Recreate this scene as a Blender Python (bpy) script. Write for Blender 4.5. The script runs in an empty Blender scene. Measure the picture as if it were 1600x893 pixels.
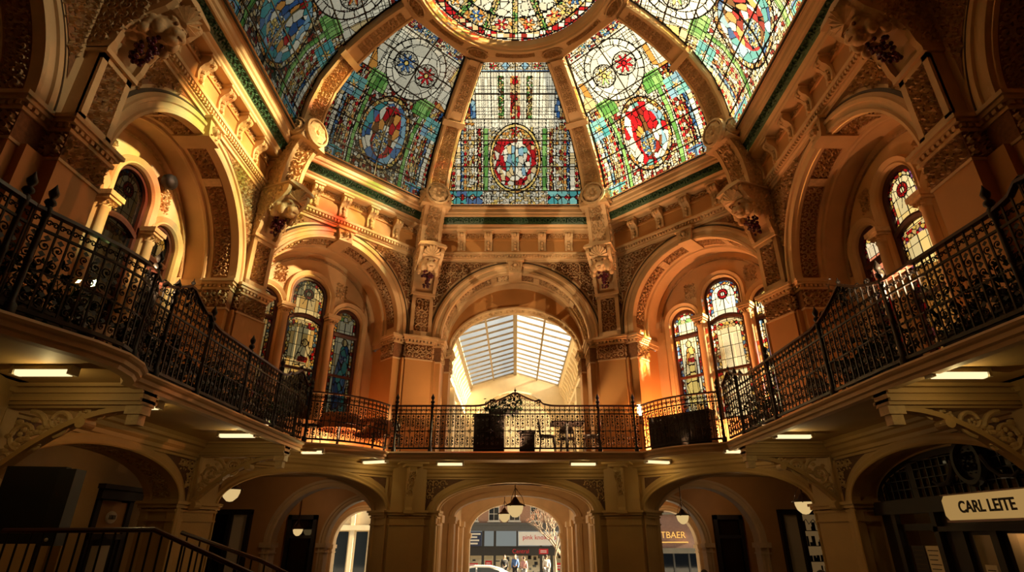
import bpy, math, random
import numpy as np
from mathutils import Vector, Matrix
from mathutils.geometry import tessellate_polygon
RND = random.Random(7)
SC = bpy.context.scene
COL = SC.collection
pi = math.pi
rad = math.radians

# ------------------------------------------------------------------ materials
def new_mat(name):
    m = bpy.data.materials.new(name); m.use_nodes = True
    nt = m.node_tree; nt.nodes.clear()
    out = nt.nodes.new('ShaderNodeOutputMaterial')
    return m, nt, out
def pbr(name, col, rough=.6, metal=0., noise=.0, nscale=6., bump=0., bscale=30., col2=None, spec=.5, detail=4):
    m, nt, out = new_mat(name)
    b = nt.nodes.new('ShaderNodeBsdfPrincipled'); nt.links.new(b.outputs[0], out.inputs[0])
    b.inputs['Roughness'].default_value = rough; b.inputs['Metallic'].default_value = metal
    b.inputs['Specular IOR Level'].default_value = spec
    b.inputs['Base Color'].default_value = (*col, 1)
    tc = nt.nodes.new('ShaderNodeTexCoord')
    if noise > 0 or col2:
        n = nt.nodes.new('ShaderNodeTexNoise'); n.inputs['Scale'].default_value = nscale; n.inputs['Detail'].default_value = detail
        nt.links.new(tc.outputs['Object'], n.inputs['Vector'])
        r = nt.nodes.new('ShaderNodeValToRGB')
        c2 = col2 if col2 else tuple(c * (1 - noise) for c in col)
        r.color_ramp.elements[0].position = .35; r.color_ramp.elements[1].position = .68
        r.color_ramp.elements[0].color = (*c2, 1); r.color_ramp.elements[1].color = (*col, 1)
        nt.links.new(n.outputs['Fac'], r.inputs[0]); nt.links.new(r.outputs[0], b.inputs['Base Color'])
    if bump > 0:
        n2 = nt.nodes.new('ShaderNodeTexNoise'); n2.inputs['Scale'].default_value = bscale; n2.inputs['Detail'].default_value = 6
        nt.links.new(tc.outputs['Object'], n2.inputs['Vector'])
        bp = nt.nodes.new('ShaderNodeBump'); bp.inputs['Strength'].default_value = bump; bp.inputs['Distance'].default_value = .02
        nt.links.new(n2.outputs['Fac'], bp.inputs['Height']); nt.links.new(bp.outputs[0], b.inputs['Normal'])
    return m
def emis(name, col, strength):
    m, nt, out = new_mat(name)
    e = nt.nodes.new('ShaderNodeEmission'); e.inputs[0].default_value = (*col, 1); e.inputs[1].default_value = strength
    nt.links.new(e.outputs[0], out.inputs[0]); return m
def glass_attr(name, gloss=.05, back=.25):
    """coloured leaded glass: light passes straight through, filtered by the colour of each pane; cames are solid"""
    m, nt, out = new_mat(name)
    a = nt.nodes.new('ShaderNodeAttribute'); a.attribute_name = 'pane'
    t = nt.nodes.new('ShaderNodeBsdfTransparent'); nt.links.new(a.outputs['Color'], t.inputs[0])
    d = nt.nodes.new('ShaderNodeBsdfTranslucent'); nt.links.new(a.outputs['Color'], d.inputs[0])
    mx = nt.nodes.new('ShaderNodeMixShader'); mx.inputs[0].default_value = back
    nt.links.new(t.outputs[0], mx.inputs[1]); nt.links.new(d.outputs[0], mx.inputs[2])
    g = nt.nodes.new('ShaderNodeBsdfGlossy'); g.inputs['Roughness'].default_value = .15
    mg = nt.nodes.new('ShaderNodeMixShader'); mg.inputs[0].default_value = gloss
    nt.links.new(mx.outputs[0], mg.inputs[1]); nt.links.new(g.outputs[0], mg.inputs[2])
    nt.links.new(mg.outputs[0], out.inputs[0]); return m
def clear_glass(name, col, gloss=.08, frost=0.):
    m, nt, out = new_mat(name)
    t = nt.nodes.new('ShaderNodeBsdfTransparent'); t.inputs[0].default_value = (*col, 1)
    d = nt.nodes.new('ShaderNodeBsdfTranslucent'); d.inputs[0].default_value = (*col, 1)
    mx = nt.nodes.new('ShaderNodeMixShader'); mx.inputs[0].default_value = frost
    nt.links.new(t.outputs[0], mx.inputs[1]); nt.links.new(d.outputs[0], mx.inputs[2])
    g = nt.nodes.new('ShaderNodeBsdfGlossy'); g.inputs['Roughness'].default_value = .05
    mg = nt.nodes.new('ShaderNodeMixShader'); mg.inputs[0].default_value = gloss
    nt.links.new(mx.outputs[0], mg.inputs[1]); nt.links.new(g.outputs[0], mg.inputs[2])
    nt.links.new(mg.outputs[0], out.inputs[0]); return m
def brick_mat(name, c1, c2, mortar, scale=4.):
    m, nt, out = new_mat(name)
    b = nt.nodes.new('ShaderNodeBsdfPrincipled'); nt.links.new(b.outputs[0], out.inputs[0]); b.inputs['Roughness'].default_value = .85
    tc = nt.nodes.new('ShaderNodeTexCoord'); mp = nt.nodes.new('ShaderNodeMapping'); mp.inputs['Rotation'].default_value = (pi / 2, 0, 0)
    br = nt.nodes.new('ShaderNodeTexBrick'); br.inputs['Scale'].default_value = scale
    br.inputs['Color1'].default_value = (*c1, 1); br.inputs['Color2'].default_value = (*c2, 1); br.inputs['Mortar'].default_value = (*mortar, 1)
    nt.links.new(tc.outputs['Object'], mp.inputs[0]); nt.links.new(mp.outputs[0], br.inputs['Vector']); nt.links.new(br.outputs['Color'], b.inputs['Base Color'])
    return m
M = {}
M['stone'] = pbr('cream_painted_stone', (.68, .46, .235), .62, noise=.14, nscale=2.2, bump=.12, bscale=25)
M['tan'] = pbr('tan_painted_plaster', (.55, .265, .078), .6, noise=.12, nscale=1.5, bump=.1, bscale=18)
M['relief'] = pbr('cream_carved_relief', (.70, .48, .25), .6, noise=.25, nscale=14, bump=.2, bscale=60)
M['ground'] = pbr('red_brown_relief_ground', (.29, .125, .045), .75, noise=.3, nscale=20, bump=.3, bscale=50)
M['low'] = pbr('shaded_lower_stone', (.47, .29, .10), .62, noise=.14, nscale=1.8, bump=.12, bscale=20)  # darker copy of the cream stone, lower-floor shade put into its colour
M['lowrelief'] = pbr('shaded_lower_relief', (.60, .40, .17), .6, noise=.2, nscale=12, bump=.2, bscale=50)  # relief to match, its colour also lowered for the shade
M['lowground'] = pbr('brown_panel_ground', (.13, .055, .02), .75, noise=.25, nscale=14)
M['darkline'] = pbr('dark_brown_moulding', (.07, .045, .025), .5)
M['green'] = pbr('green_marble', (.02, .055, .028), .35, col2=(.05, .11, .05), nscale=16, detail=8, bump=.2, bscale=40)
M['greenrelief'] = pbr('green_leaf_relief', (.035, .10, .045), .4, noise=.3, nscale=20)
M['iron'] = pbr('black_cast_iron', (.022, .017, .014), .45, metal=.4, noise=.3, nscale=12)
M['rail'] = pbr('dark_red_handrail', (.06, .018, .012), .3)
M['wood'] = pbr('dark_red_timber', (.085, .022, .012), .4, noise=.3, nscale=9)
M['dkwood'] = pbr('black_brown_timber', (.018, .008, .004), .6, noise=.3, nscale=9)
M['lead'] = pbr('lead_came', (.02, .018, .016), .5, metal=.3)
M['grape'] = pbr('dark_red_glass_beads', (.09, .012, .03), .12, noise=.5, nscale=25)
M['white'] = pbr('white_paint', (.75, .70, .60), .5, noise=.06, nscale=5)
M['cream'] = pbr('pale_cream_plaster', (.82, .68, .46), .6, noise=.08, nscale=3)
M['black'] = pbr('matt_black_panel', (.004, .004, .004), .6)
M['blackshine'] = pbr('black_satin_casing', (.012, .010, .008), .6)
M['tube'] = emis('warm_fluorescent_tube', (1, .80, .42), 1.3)
M['globe'] = emis('opal_lamp_globe', (1, .68, .28), .68)
M['bulb'] = emis('hot_bulb', (1, .8, .45), 6)
M['housing'] = pbr('lamp_housing', (.5, .42, .28), .5)
M['bronze'] = pbr('dark_bronze', (.08, .04, .02), .35, metal=.7)
M['leaf'] = pbr('dark_green_leaf', (.022, .05, .016), .75, noise=.5, nscale=30, spec=.2)
M['pot'] = pbr('dark_planter', (.03, .022, .018), .6)
M['orange'] = pbr('orange_cloth', (.42, .12, .025), .8, noise=.2, nscale=8)
M['chair'] = pbr('dark_bentwood', (.02, .009, .006), .4, noise=.2, nscale=8)
M['redchair'] = pbr('red_cushion', (.35, .03, .02), .7, noise=.2, nscale=8)
M['floor'] = pbr('dark_tiled_floor', (.16, .10, .06), .4, noise=.3, nscale=3)
M['pave'] = pbr('grey_paving', (.3, .29, .28), .85, noise=.25, nscale=3)
M['dome'] = glass_attr('leaded_dome_glass', .03, .18)
M['pane'] = glass_attr('leaded_window_glass', .04, .14)
M['sky_glass'] = clear_glass('skylight_glass', (.95, .97, .97), .03, .15)
M['skybar'] = pbr('weathered_glazing_bar', (.36, .29, .20), .6, noise=.2, nscale=8)
M['shopglass'] = clear_glass('shop_glass', (.75, .78, .76), .10)
M['darkglass'] = clear_glass('dark_window_glass', (.12, .12, .12), .10)
M['paper'] = pbr('cream_paper', (.75, .62, .42), .8)
M['print'] = pbr('printed_ink', (.03, .02, .015), .7)
M['signface'] = emis('lit_sign_face', (1, .58, .18), .36)
M['brick'] = brick_mat('red_brown_brick', (.42, .2, .11), (.34, .15, .08), (.4, .33, .27), 5)
M['brick_dark'] = brick_mat('dark_brick', (.2, .10, .075), (.15, .075, .06), (.2, .16, .14), 5)
M['grey'] = pbr('grey_cladding', (.10, .10, .10), .5, noise=.1, nscale=3)
M['shopdark'] = pbr('dark_shop_frame', (.025, .024, .024), .4)
M['red'] = pbr('red_letters', (.6, .02, .03), .5)
M['gold'] = pbr('gilt_letters', (.8, .5, .16), .4, metal=.2)
M['blue'] = pbr('navy_sign', (.02, .03, .08), .5)
M['bannerwhite'] = pbr('white_banner', (.8, .78, .74), .7)
M['bark'] = pbr('grey_bark', (.33, .25, .19), .9, noise=.3, nscale=20)
M['bud'] = pbr('rust_buds', (.35, .16, .10), .8)
M['car'] = pbr('pale_silver_paint', (.72, .72, .7), .25, metal=.2)
M['carglass'] = pbr('car_glass', (.02, .025, .03), .08)
M['tyre'] = pbr('tyre_rubber', (.015, .015, .015), .8)
M['facade_pale'] = pbr('pale_stone_front', (.30, .27, .23), .8, noise=.2, nscale=2)
M['facade_yellow'] = pbr('yellow_stone_front', (.72, .46, .16), .8, noise=.2, nscale=2)
M['facade_dim'] = pbr('brown_stone_front', (.085, .075, .06), .8, noise=.25, nscale=2)
M['shopwarm'] = emis('lit_shop_interior', (1, .62, .28), .55)
M['shopcool'] = emis('lit_shop_upper', (.8, .85, .78), .26)
M['shopdim'] = emis('dim_lit_display', (1, .58, .22), .10)
M['skin'] = pbr('skin', (.5, .3, .2), .6)
M['hair'] = pbr('dark_hair', (.03, .02, .015), .7)

# ------------------------------------------------------------------ mesh building
class MB:
    def __init__(s, P=None):
        s.P = P; s.V = []; s.F = []; s.n = 0
    def add(s, vs, fs, P='x'):
        v = np.asarray(vs, float).reshape(-1, 3)
        P = s.P if P == 'x' else P
        if P is not None: v = P(v[:, 0], v[:, 1], v[:, 2])
        s.V.append(v); n = s.n
        s.F.extend([tuple(i + n for i in f) for f in fs]); s.n += len(v)
        return s
    def box(s, x0, x1, y0, y1, z0, z1):
        return s.add([(x0, y0, z0), (x1, y0, z0), (x1, y1, z0), (x0, y1, z0), (x0, y0, z1), (x1, y0, z1), (x1, y1, z1), (x0, y1, z1)],
                     [(0, 3, 2, 1), (4, 5, 6, 7), (0, 1, 5, 4), (1, 2, 6, 5), (2, 3, 7, 6), (3, 0, 4, 7)])
    def cbox(s, c, sz): return s.box(c[0] - sz[0] / 2, c[0] + sz[0] / 2, c[1] - sz[1] / 2, c[1] + sz[1] / 2, c[2] - sz[2] / 2, c[2] + sz[2] / 2)
    def quad(s, a, b, c, d): return s.add([a, b, c, d], [(0, 1, 2, 3)])
    def grid(s, rows, closed=False):
        r = len(rows); c = len(rows[0]); fs = []
        for i in range(r - 1):
            for j in range(c - 1 + (1 if closed else 0)):
                k = (j + 1) % c
                fs.append((i * c + j, i * c + k, (i + 1) * c + k, (i + 1) * c + j))
        return s.add([p for row in rows for p in row], fs)
    def poly(s, outer, holes, fn):
        """flat polygon with holes; 2D points mapped by fn to local 3D"""
        loops = [[Vector((p[0], p[1], 0)) for p in outer]] + [[Vector((p[0], p[1], 0)) for p in h] for h in holes]
        tris = tessellate_polygon(loops); pts = [p for l in loops for p in l]
        return s.add([fn(p.x, p.y) for p in pts], [tuple(t) for t in tris])
    def prism(s, pts, fa, fb):
        """closed outline extruded from fa(p) to fb(p)"""
        n = len(pts); A = [fa(*p) for p in pts]; B = [fb(*p) for p in pts]
        tris = tessellate_polygon([[Vector((p[0], p[1], 0)) for p in pts]])
        fs = [tuple(t) for t in tris] + [tuple(i + n for i in reversed(t)) for t in tris]
        fs += [(i, (i + 1) % n, n + (i + 1) % n, n + i) for i in range(n)]
        return s.add(A + B, fs)
    def lathe(s, prof, c=(0, 0, 0), n=14, axis='z'):
        rows = []
        for r, h in prof:
            row = []
            for k in range(n):
                a = 2 * pi * k / n; x, y = r * math.cos(a), r * math.sin(a)
                if axis == 'z': row.append((c[0] + x, c[1] + y, c[2] + h))
                elif axis == 'y': row.append((c[0] + x, c[1] + h, c[2] + y))
                else: row.append((c[0] + h, c[1] + x, c[2] + y))
            rows.append(row)
        return s.grid(rows, True)
    def tube(s, pts, r, n=5, cap=True):
        P = [Vector(p) for p in pts]; rows = []
        up = Vector((0, 0, 1))
        for i, p in enumerate(P):
            t = (P[min(i + 1, len(P) - 1)] - P[max(i - 1, 0)])
            t = t.normalized() if t.length > 1e-9 else Vector((0, 0, 1))
            a = t.cross(up)
            if a.length < .05: a = t.cross(Vector((0, 1, 0)))
            a.normalize(); b = t.cross(a)
            rr = r[i] if isinstance(r, (list, tuple)) else r
            rows.append([tuple(p + a * rr * math.cos(2 * pi * k / n) + b * rr * math.sin(2 * pi * k / n)) for k in range(n)])
        s.grid(rows, True)
        if cap: s.add(rows[0], [tuple(range(n))]); s.add(rows[-1], [tuple(range(n))])
        return s
    def sphere(s, c, r, n=8, m=6, sc=(1, 1, 1)):
        return s.add(*sph(c, r, n, m, sc))
    def mesh(s, name, mat, loc=(0, 0, 0), smooth=False):
        me = bpy.data.meshes.new(name)
        V = np.concatenate(s.V) - np.array(loc) if s.V else np.zeros((0, 3))
        me.from_pydata(V.tolist(), [], s.F); me.materials.append(M[mat] if isinstance(mat, str) else mat)
        if smooth: me.polygons.foreach_set('use_smooth', [True] * len(me.polygons))
        me.update(); return me
    def build(s, name, mat, parent=None, smooth=False, local=False, **props):
        loc = (0, 0, 0)
        if parent is not None and not local:
            p = parent; loc = np.zeros(3)
            while p is not None: loc = loc + np.array(p.location); p = p.parent
        o = bpy.data.objects.new(name, s.mesh(name, mat, loc, smooth)); COL.objects.link(o)
        if parent is not None: o.parent = parent
        for k, v in props.items(): o[k] = v
        return o
def sph(c, r, n=8, m=6, sc=(1, 1, 1)):
    vs = [(c[0], c[1], c[2] + r * sc[2])]; fs = []
    for i in range(1, m):
        a = pi * i / m
        for j in range(n):
            b = 2 * pi * j / n
            vs.append((c[0] + r * sc[0] * math.sin(a) * math.cos(b), c[1] + r * sc[1] * math.sin(a) * math.sin(b), c[2] + r * sc[2] * math.cos(a)))
    vs.append((c[0], c[1], c[2] - r * sc[2])); L = len(vs) - 1
    for j in range(n): fs.append((0, 1 + j, 1 + (j + 1) % n))
    for i in range(m - 2):
        for j in range(n):
            a = 1 + i * n + j; b = 1 + i * n + (j + 1) % n; fs.append((a, a + n, b + n, b))
    for j in range(n): fs.append((L, L - n + (j + 1) % n, L - n + j))
    return vs, fs
def empty(name, loc=(0, 0, 0), rot=0, **props):
    o = bpy.data.objects.new(name, None); o.empty_display_size = .2; COL.objects.link(o)
    o.location = loc; o.rotation_euler = (0, 0, rot)
    for k, v in props.items(): o[k] = v
    return o
def thing(name, label, cat, loc=(0, 0, 0), rot=0, group=None, parent=None):
    o = empty(name, loc, rot, label=label, category=cat)
    if group: o['group'] = group
    return o
def struct(name, label, cat, loc=(0, 0, 0)):
    return empty(name, loc, 0, label=label, category=cat, kind='structure')
def tag(o, label, cat, group=None, kind=None):
    o['label'] = label; o['category'] = cat
    if group: o['group'] = group
    if kind: o['kind'] = kind
    return o
def copy_tree(o, loc=None, rot=None, label=None, parent=None):
    c = o.copy(); COL.objects.link(c)
    if parent is not None: c.parent = parent
    for ch in list(o.children): copy_tree(ch, parent=c)
    if loc is not None: c.location = loc
    if rot is not None: c.rotation_euler = (0, 0, rot)
    if label: c['label'] = label
    return c
def text(name, body, size, mtx, mat, parent=None, extrude=.005, align='CENTER', sx=1., bold=0.):
    cu = bpy.data.curves.new(name, 'FONT'); cu.body = body; cu.size = size; cu.extrude = extrude; cu.offset = bold
    cu.align_x = align; cu.align_y = 'CENTER'; cu.materials.append(M[mat])
    o = bpy.data.objects.new(name, cu); COL.objects.link(o)
    me = bpy.data.meshes.new_from_object(o.evaluated_get(bpy.context.evaluated_depsgraph_get())); bpy.data.objects.remove(o)
    o = bpy.data.objects.new(name, me); COL.objects.link(o); me.materials.clear(); me.materials.append(M[mat])
    o.matrix_world = mtx @ Matrix.Diagonal((sx, 1, 1, 1))
    if parent is not None:
        o.parent = parent; o.matrix_parent_inverse = Matrix.Translation(parent.location).inverted()
    return o

# ------------------------------------------------------------------ plan of the hall
AP, HA = 5.75, 2.593               # apothem and half side at the corner piers' fronts
WALL0, WALL1 = 6.03, 6.176         # wall planes: axis faces, diagonal faces
CAMY, EYE = -8.68, 2.15
ZG = 3.90                          # gallery floor
ZCAP = 7.12                        # top of the capitals
def frame(N, T, org):
    def P(u, d, z):
        u = np.asarray(u, float); d = np.asarray(d, float); z = np.asarray(z, float)
        return np.stack([org[0] + N[0] * d + T[0] * u, org[1] + N[1] * d + T[1] * u, org[2] + z + 0 * u], -1)
    return P
def face_frame(k):
    if abs(k) == 3:
        sg = 1 if k > 0 else -1
        return frame((sg, 0), (0, -sg), (sg * WALL0, -5.42, 0))
    ph = k * pi / 4; N = (math.sin(ph), math.cos(ph)); T = (math.cos(ph), -math.sin(ph)); ap = WALL0 if k % 2 == 0 else WALL1
    return frame(N, T, (N[0] * ap, N[1] * ap, 0))
def oct_frame(k):
    ph = k * pi / 4; N = (math.sin(ph), math.cos(ph)); T = (math.cos(ph), -math.sin(ph)); ap = WALL0 if k % 2 == 0 else WALL1
    return frame(N, T, (N[0] * ap, N[1] * ap, 0))
CORN = {1: (HA, AP), 2: (AP, HA), 3: (AP, -HA), 4: (HA, -AP)}
BIS = {1: 22.5, 2: 67.5, 3: 112.5, 4: 157.5}
BISU = {1: 22.5, 2: 67.5, 3: 90., 4: 157.5}   # the upper part of the nearest piers faces straight across the hall
def corner_frame(j, low=False):
    """origin at the front of the corner pier, d>0 out of the hall"""
    sg = 1 if j > 0 else -1; x, y = CORN[abs(j)]; b = rad((BIS if low else BISU)[abs(j)])
    N = (sg * math.sin(b), math.cos(b)); T = (N[1], -N[0])
    return frame(N, T, (sg * x, y, 0))
def hw(k): return 2.71 if k % 2 == 0 or abs(k) == 3 else 2.347

# ------------------------------------------------------------------ moulding helpers
def arch_curve(u0, zc, rx, ry, zs, n=48):
    """unit description of an arch line from the foot of the left leg to the foot of the right leg: (cos, sin, leg drop)"""
    L = []
    if zs < zc - 1e-6: L.append((-1, 0, zs - zc))
    for i in range(n + 1):
        a = pi - pi * i / n; L.append((math.cos(a), math.sin(a), 0))
    if zs < zc - 1e-6: L.append((1, 0, zs - zc))
    return L
def arch_sweep(mb, u0, zc, rx, ry, zs, prof, n=48):
    L = arch_curve(u0, zc, rx, ry, zs, n)
    rows = [[(u0 + (rx + o) * c, d, zc + (ry + o) * s + dz) for (o, d) in prof] for (c, s, dz) in L]
    return mb.grid(rows)
def arch_fill(mb, u0, zc, rx, ry, uL, uR, zb, zt, d, n=48):
    """wall face around an arched opening"""
    pts = [(u0 + rx * math.cos(pi - pi * i / n), zc + ry * math.sin(pi * i / n)) for i in range(n + 1)]
    rows = [[(u, d, z), (u, d, zt)] for u, z in pts]
    mb.grid(rows)
    if u0 - rx - uL > 1e-4: mb.quad((uL, d, zb), (u0 - rx, d, zb), (u0 - rx, d, zt), (uL, d, zt))
    if uR - u0 - rx > 1e-4: mb.quad((u0 + rx, d, zb), (uR, d, zb), (uR, d, zt), (u0 + rx, d, zt))
    return mb
def hsweep(mb, u0, u1, prof):
    """profile [(d,z)] run straight along u (u0,u1 may be functions of d)"""
    f0 = u0 if callable(u0) else (lambda d: u0); f1 = u1 if callable(u1) else (lambda d: u1)
    mb.grid([[(f0(d), d, z) for d, z in prof], [(f1(d), d, z) for d, z in prof]])
    return mb
def dentils(mb, u0, u1, d, dep, z0, z1, pitch=.1):
    n = max(1, int(abs(u1 - u0) / pitch)); p = (u1 - u0) / n
    for i in range(n):
        a = u0 + (i + .25) * p; mb.box(a, a + .5 * p, d - dep, d, z0, z1)
    return mb
def path_pts(path):
    return [Vector((p[0], p[1], 0)) for p in path]

# carved foliage: scroll motif with leaves, in (x, y, h)
def _motif():
    vs = []; fs = []
    n = 13
    for i in range(n):
        f = i / (n - 1); a = 2.6 * pi * f - .6; r = .5 * (1 - .86 * f)
        wv = .085 * (1 - .45 * f)
        for rr, h in ((r - wv, 0.), (r, 1.), (r + wv, 0.)): vs.append((rr * math.cos(a), rr * math.sin(a), h))
    for i in range(n - 1):
        b = 3 * i; fs += [(b, b + 1, b + 4, b + 3), (b + 1, b + 2, b + 5, b + 4)]
    for k in range(6):
        a = -.5 + k * 2 * pi / 6.0; L = .30 if k % 2 else .36; r0 = .42; ca, sa = math.cos(a + .35), math.sin(a + .35)
        bx, by = r0 * math.cos(a), r0 * math.sin(a); b = len(vs); px, py = -sa, ca
        vs += [(bx, by, .1), (bx + ca * L * .5 + px * .11, by + sa * L * .5 + py * .11, .15), (bx + ca * L, by + sa * L, .1),
               (bx + ca * L * .5 - px * .11, by + sa * L * .5 - py * .11, .15), (bx + ca * L * .45, by + sa * L * .45, 1.05)]
        fs += [(b, b + 1, b + 4), (b + 1, b + 2, b + 4), (b + 2, b + 3, b + 4), (b + 3, b, b + 4)]
    b = len(vs)
    vs.append((0, 0, 1.25))
    for k in range(6): vs.append((.1 * math.cos(k * pi / 3), .1 * math.sin(k * pi / 3), .2))
    fs += [(b, b + 1 + k, b + 1 + (k + 1) % 6) for k in range(6)]
    return np.array(vs), fs
MOT, MOTF = _motif()
def foliage(mb, fn, x0, x1, y0, y1, size, h=.03, inside=None, seed=0, P='x', fill=1.12):
    """fill a rectangle (or the part of it where inside(x,y)) with scrolls; fn(x,y,h)->local coords (numpy)"""
    rn = random.Random(seed); W, H = x1 - x0, y1 - y0
    nx = max(1, round(W / size)); ny = max(1, round(H / size)); sx, sy = W / nx, H / ny; sz = min(sx, sy) * fill
    for j in range(ny):
        for i in range(nx):
            cx = x0 + (i + .5) * sx; cy = y0 + (j + .5) * sy
            if inside is not None and not inside(cx, cy): continue
            a = rn.uniform(-.4, .4) + (pi if j % 2 else 0); mir = -1 if (i + j) % 2 else 1
            ca, sa = math.cos(a), math.sin(a); k = sz * rn.uniform(.9, 1.0)
            x = MOT[:, 0] * k * mir; y = MOT[:, 1] * k
            X = np.clip(cx + ca * x - sa * y, x0, x1); Y = np.clip(cy + sa * x + ca * y, y0, y1)
            mb.add(fn(X, Y, MOT[:, 2] * h), MOTF, P)
    return mb
def st(*a): return np.stack(np.broadcast_arrays(*a), -1)
def arc_map(u0, zc, rx, ry, o, sgn=-1, zs=None):
    """s = distance along the arch, t = depth -> on the intrados at radial offset o, h raised towards the centre"""
    R = (rx + ry) / 2
    def fn(s, t, h):
        a = pi - s / R
        return st(u0 + (rx + o + sgn * h) * np.cos(a), t, zc + (ry + o + sgn * h) * np.sin(a))
    return fn
# ------------------------------------------------------------------ stained glass
PAL = dict(W=(.90, .85, .68), W2=(.76, .71, .55), C=(.74, .56, .28), R=(.52, .015, .02), R2=(.32, .03, .02), B=(.035, .12, .33), B2=(.10, .21, .42), LB=(.26, .46, .60),
           T=(.07, .34, .36), T2=(.20, .50, .48), G=(.12, .32, .07), G2=(.27, .52, .15), Y=(.85, .62, .18), O=(.72, .32, .07), BR=(.22, .09, .03), P=(.28, .12, .42), K=(0.004, .004, .004), D=(.12, .11, .09))
class Pane:
    def __init__(s, X, Y, seed):
        s.X = X; s.Y = Y; s.C = np.zeros(X.shape + (3,)); s.C[:] = PAL['W']; s.lead = np.zeros(X.shape, bool); s.r = np.random.default_rng(seed)
    def pick(s, n, pal):
        ks = [PAL[c] for c in pal.split()]; i = s.r.integers(0, len(ks), n)
        c = np.array(ks)[i] * s.r.uniform(.75, 1.08, (n, 1)); return np.clip(c, 0, .96)
    def voro(s, m, size, pal, lw=.016, an=1.):
        x = s.X[m]; y = s.Y[m]
        if len(x) == 0: return
        x0, x1, y0, y1 = x.min(), x.max(), y.min(), y.max()
        gx = np.arange(x0 - size, x1 + size, size); gy = np.arange(y0 - size * an, y1 + size * an, size * an)
        S = np.array([(a, b) for a in gx for b in gy]); S += s.r.uniform(-.42, .42, S.shape) * np.array([size, size * an])
        col = s.pick(len(S), pal); d1 = np.full(len(x), 9e9); d2 = d1.copy(); id1 = np.zeros(len(x), int)
        for q, (a, b) in enumerate(S):
            d = np.hypot(x - a, (y - b) / an); c = d < d1
            d2 = np.where(c, d1, np.minimum(d2, d)); id1[c] = q; d1 = np.where(c, d, d1)
        s.C[m] = col[id1] * (s.r.uniform(.62, 1.0, (len(x), 1)) if size < .12 else s.r.uniform(.85, 1.0, (len(x), 1))); L = s.lead[m]; L[:] = (d2 - d1) < lw; s.lead[m] = L
    def bricks(s, m, dx, dy, pal, lw=.012, off=.0, x0=0., y0=0.):
        x = s.X[m] - x0; y = s.Y[m] - y0
        if len(x) == 0: return
        j = np.floor(y / dy).astype(int); xx = x + off * dx * (j % 2); i = np.floor(xx / dx).astype(int)
        key = (i * 7919 + j * 104729) % 977; tab = s.pick(977, pal); s.C[m] = tab[key]
        fx = xx - i * dx; fy = y - j * dy; L = s.lead[m]; L[:] = (np.minimum(fx, dx - fx) < lw / 2) | (np.minimum(fy, dy - fy) < lw / 2); s.lead[m] = L
    def line(s, m): s.lead |= m
    def ell(s, cx, cy, rx, ry): return np.hypot((s.X - cx) / rx, (s.Y - cy) / ry)
    def flower(s, cx, cy, r, pal, ctr='Y', n=8):
        d = np.hypot(s.X - cx, s.Y - cy) / r; a = np.arctan2(s.Y - cy, s.X - cx)
        pet = d < .62 + .34 * np.cos(n * a); k = ((a + pi) / (2 * pi) * n).astype(int) % 97; tab = s.pick(97, pal)
        s.C[pet] = tab[k][pet]; s.lead[pet] = False; s.lead |= (np.abs(d - .62 - .34 * np.cos(n * a)) < .07) & (d < 1.1)
        c = d < .24; s.C[c] = PAL[ctr]; s.lead |= np.abs(d - .24) < .06
    def strip(s, a, b, kind, ylo, yhi):
        """vertical ornamental strip |x| in (a,b)"""
        ax = np.abs(s.X); m = (ax > a) & (ax < b) & (s.Y > ylo) & (s.Y < yhi); w = b - a
        if kind == 'green': s.bricks(m, w, w * 2.2, 'G G2 G2 G', .014, x0=a)
        elif kind == 'lattice':
            u = (s.X - a) / w; v = s.Y / w; p = np.abs(((ax - a) / w - .5) * 2); q = np.abs((v * .55) % 1 - .5) * 2
            s.C[m] = s.pick(1, 'C')[0]; i = np.floor(v * .55).astype(int); tab = s.pick(97, 'R R2 R O'); dm = m & (p + q < .95); s.C[dm] = tab[i % 97][dm]; s.lead[m] = False; s.lead |= m & (np.abs(p + q - .95) < .12)
        elif kind == 'flora': s.voro(m, max(.085, w * .36), 'C W Y W W R2 C W C O', .012, 1.3)
        elif kind == 'blue': s.voro(m, w * .7, 'B B2 LB W W LB', .012, 1.5)
        elif kind == 'cream': s.bricks(m, w, w * 1.1, 'W W2 C W', .014, x0=a)
        elif kind == 'red': s.voro(m, w * .62, 'R R2 O C C', .012, 1.5)
        elif kind == 'vine': s.voro(m, w * .4, 'G Y W G BR C', .016)
        s.lead |= (np.abs(ax - a) < .010) & (s.Y > ylo) & (s.Y < yhi)
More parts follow.
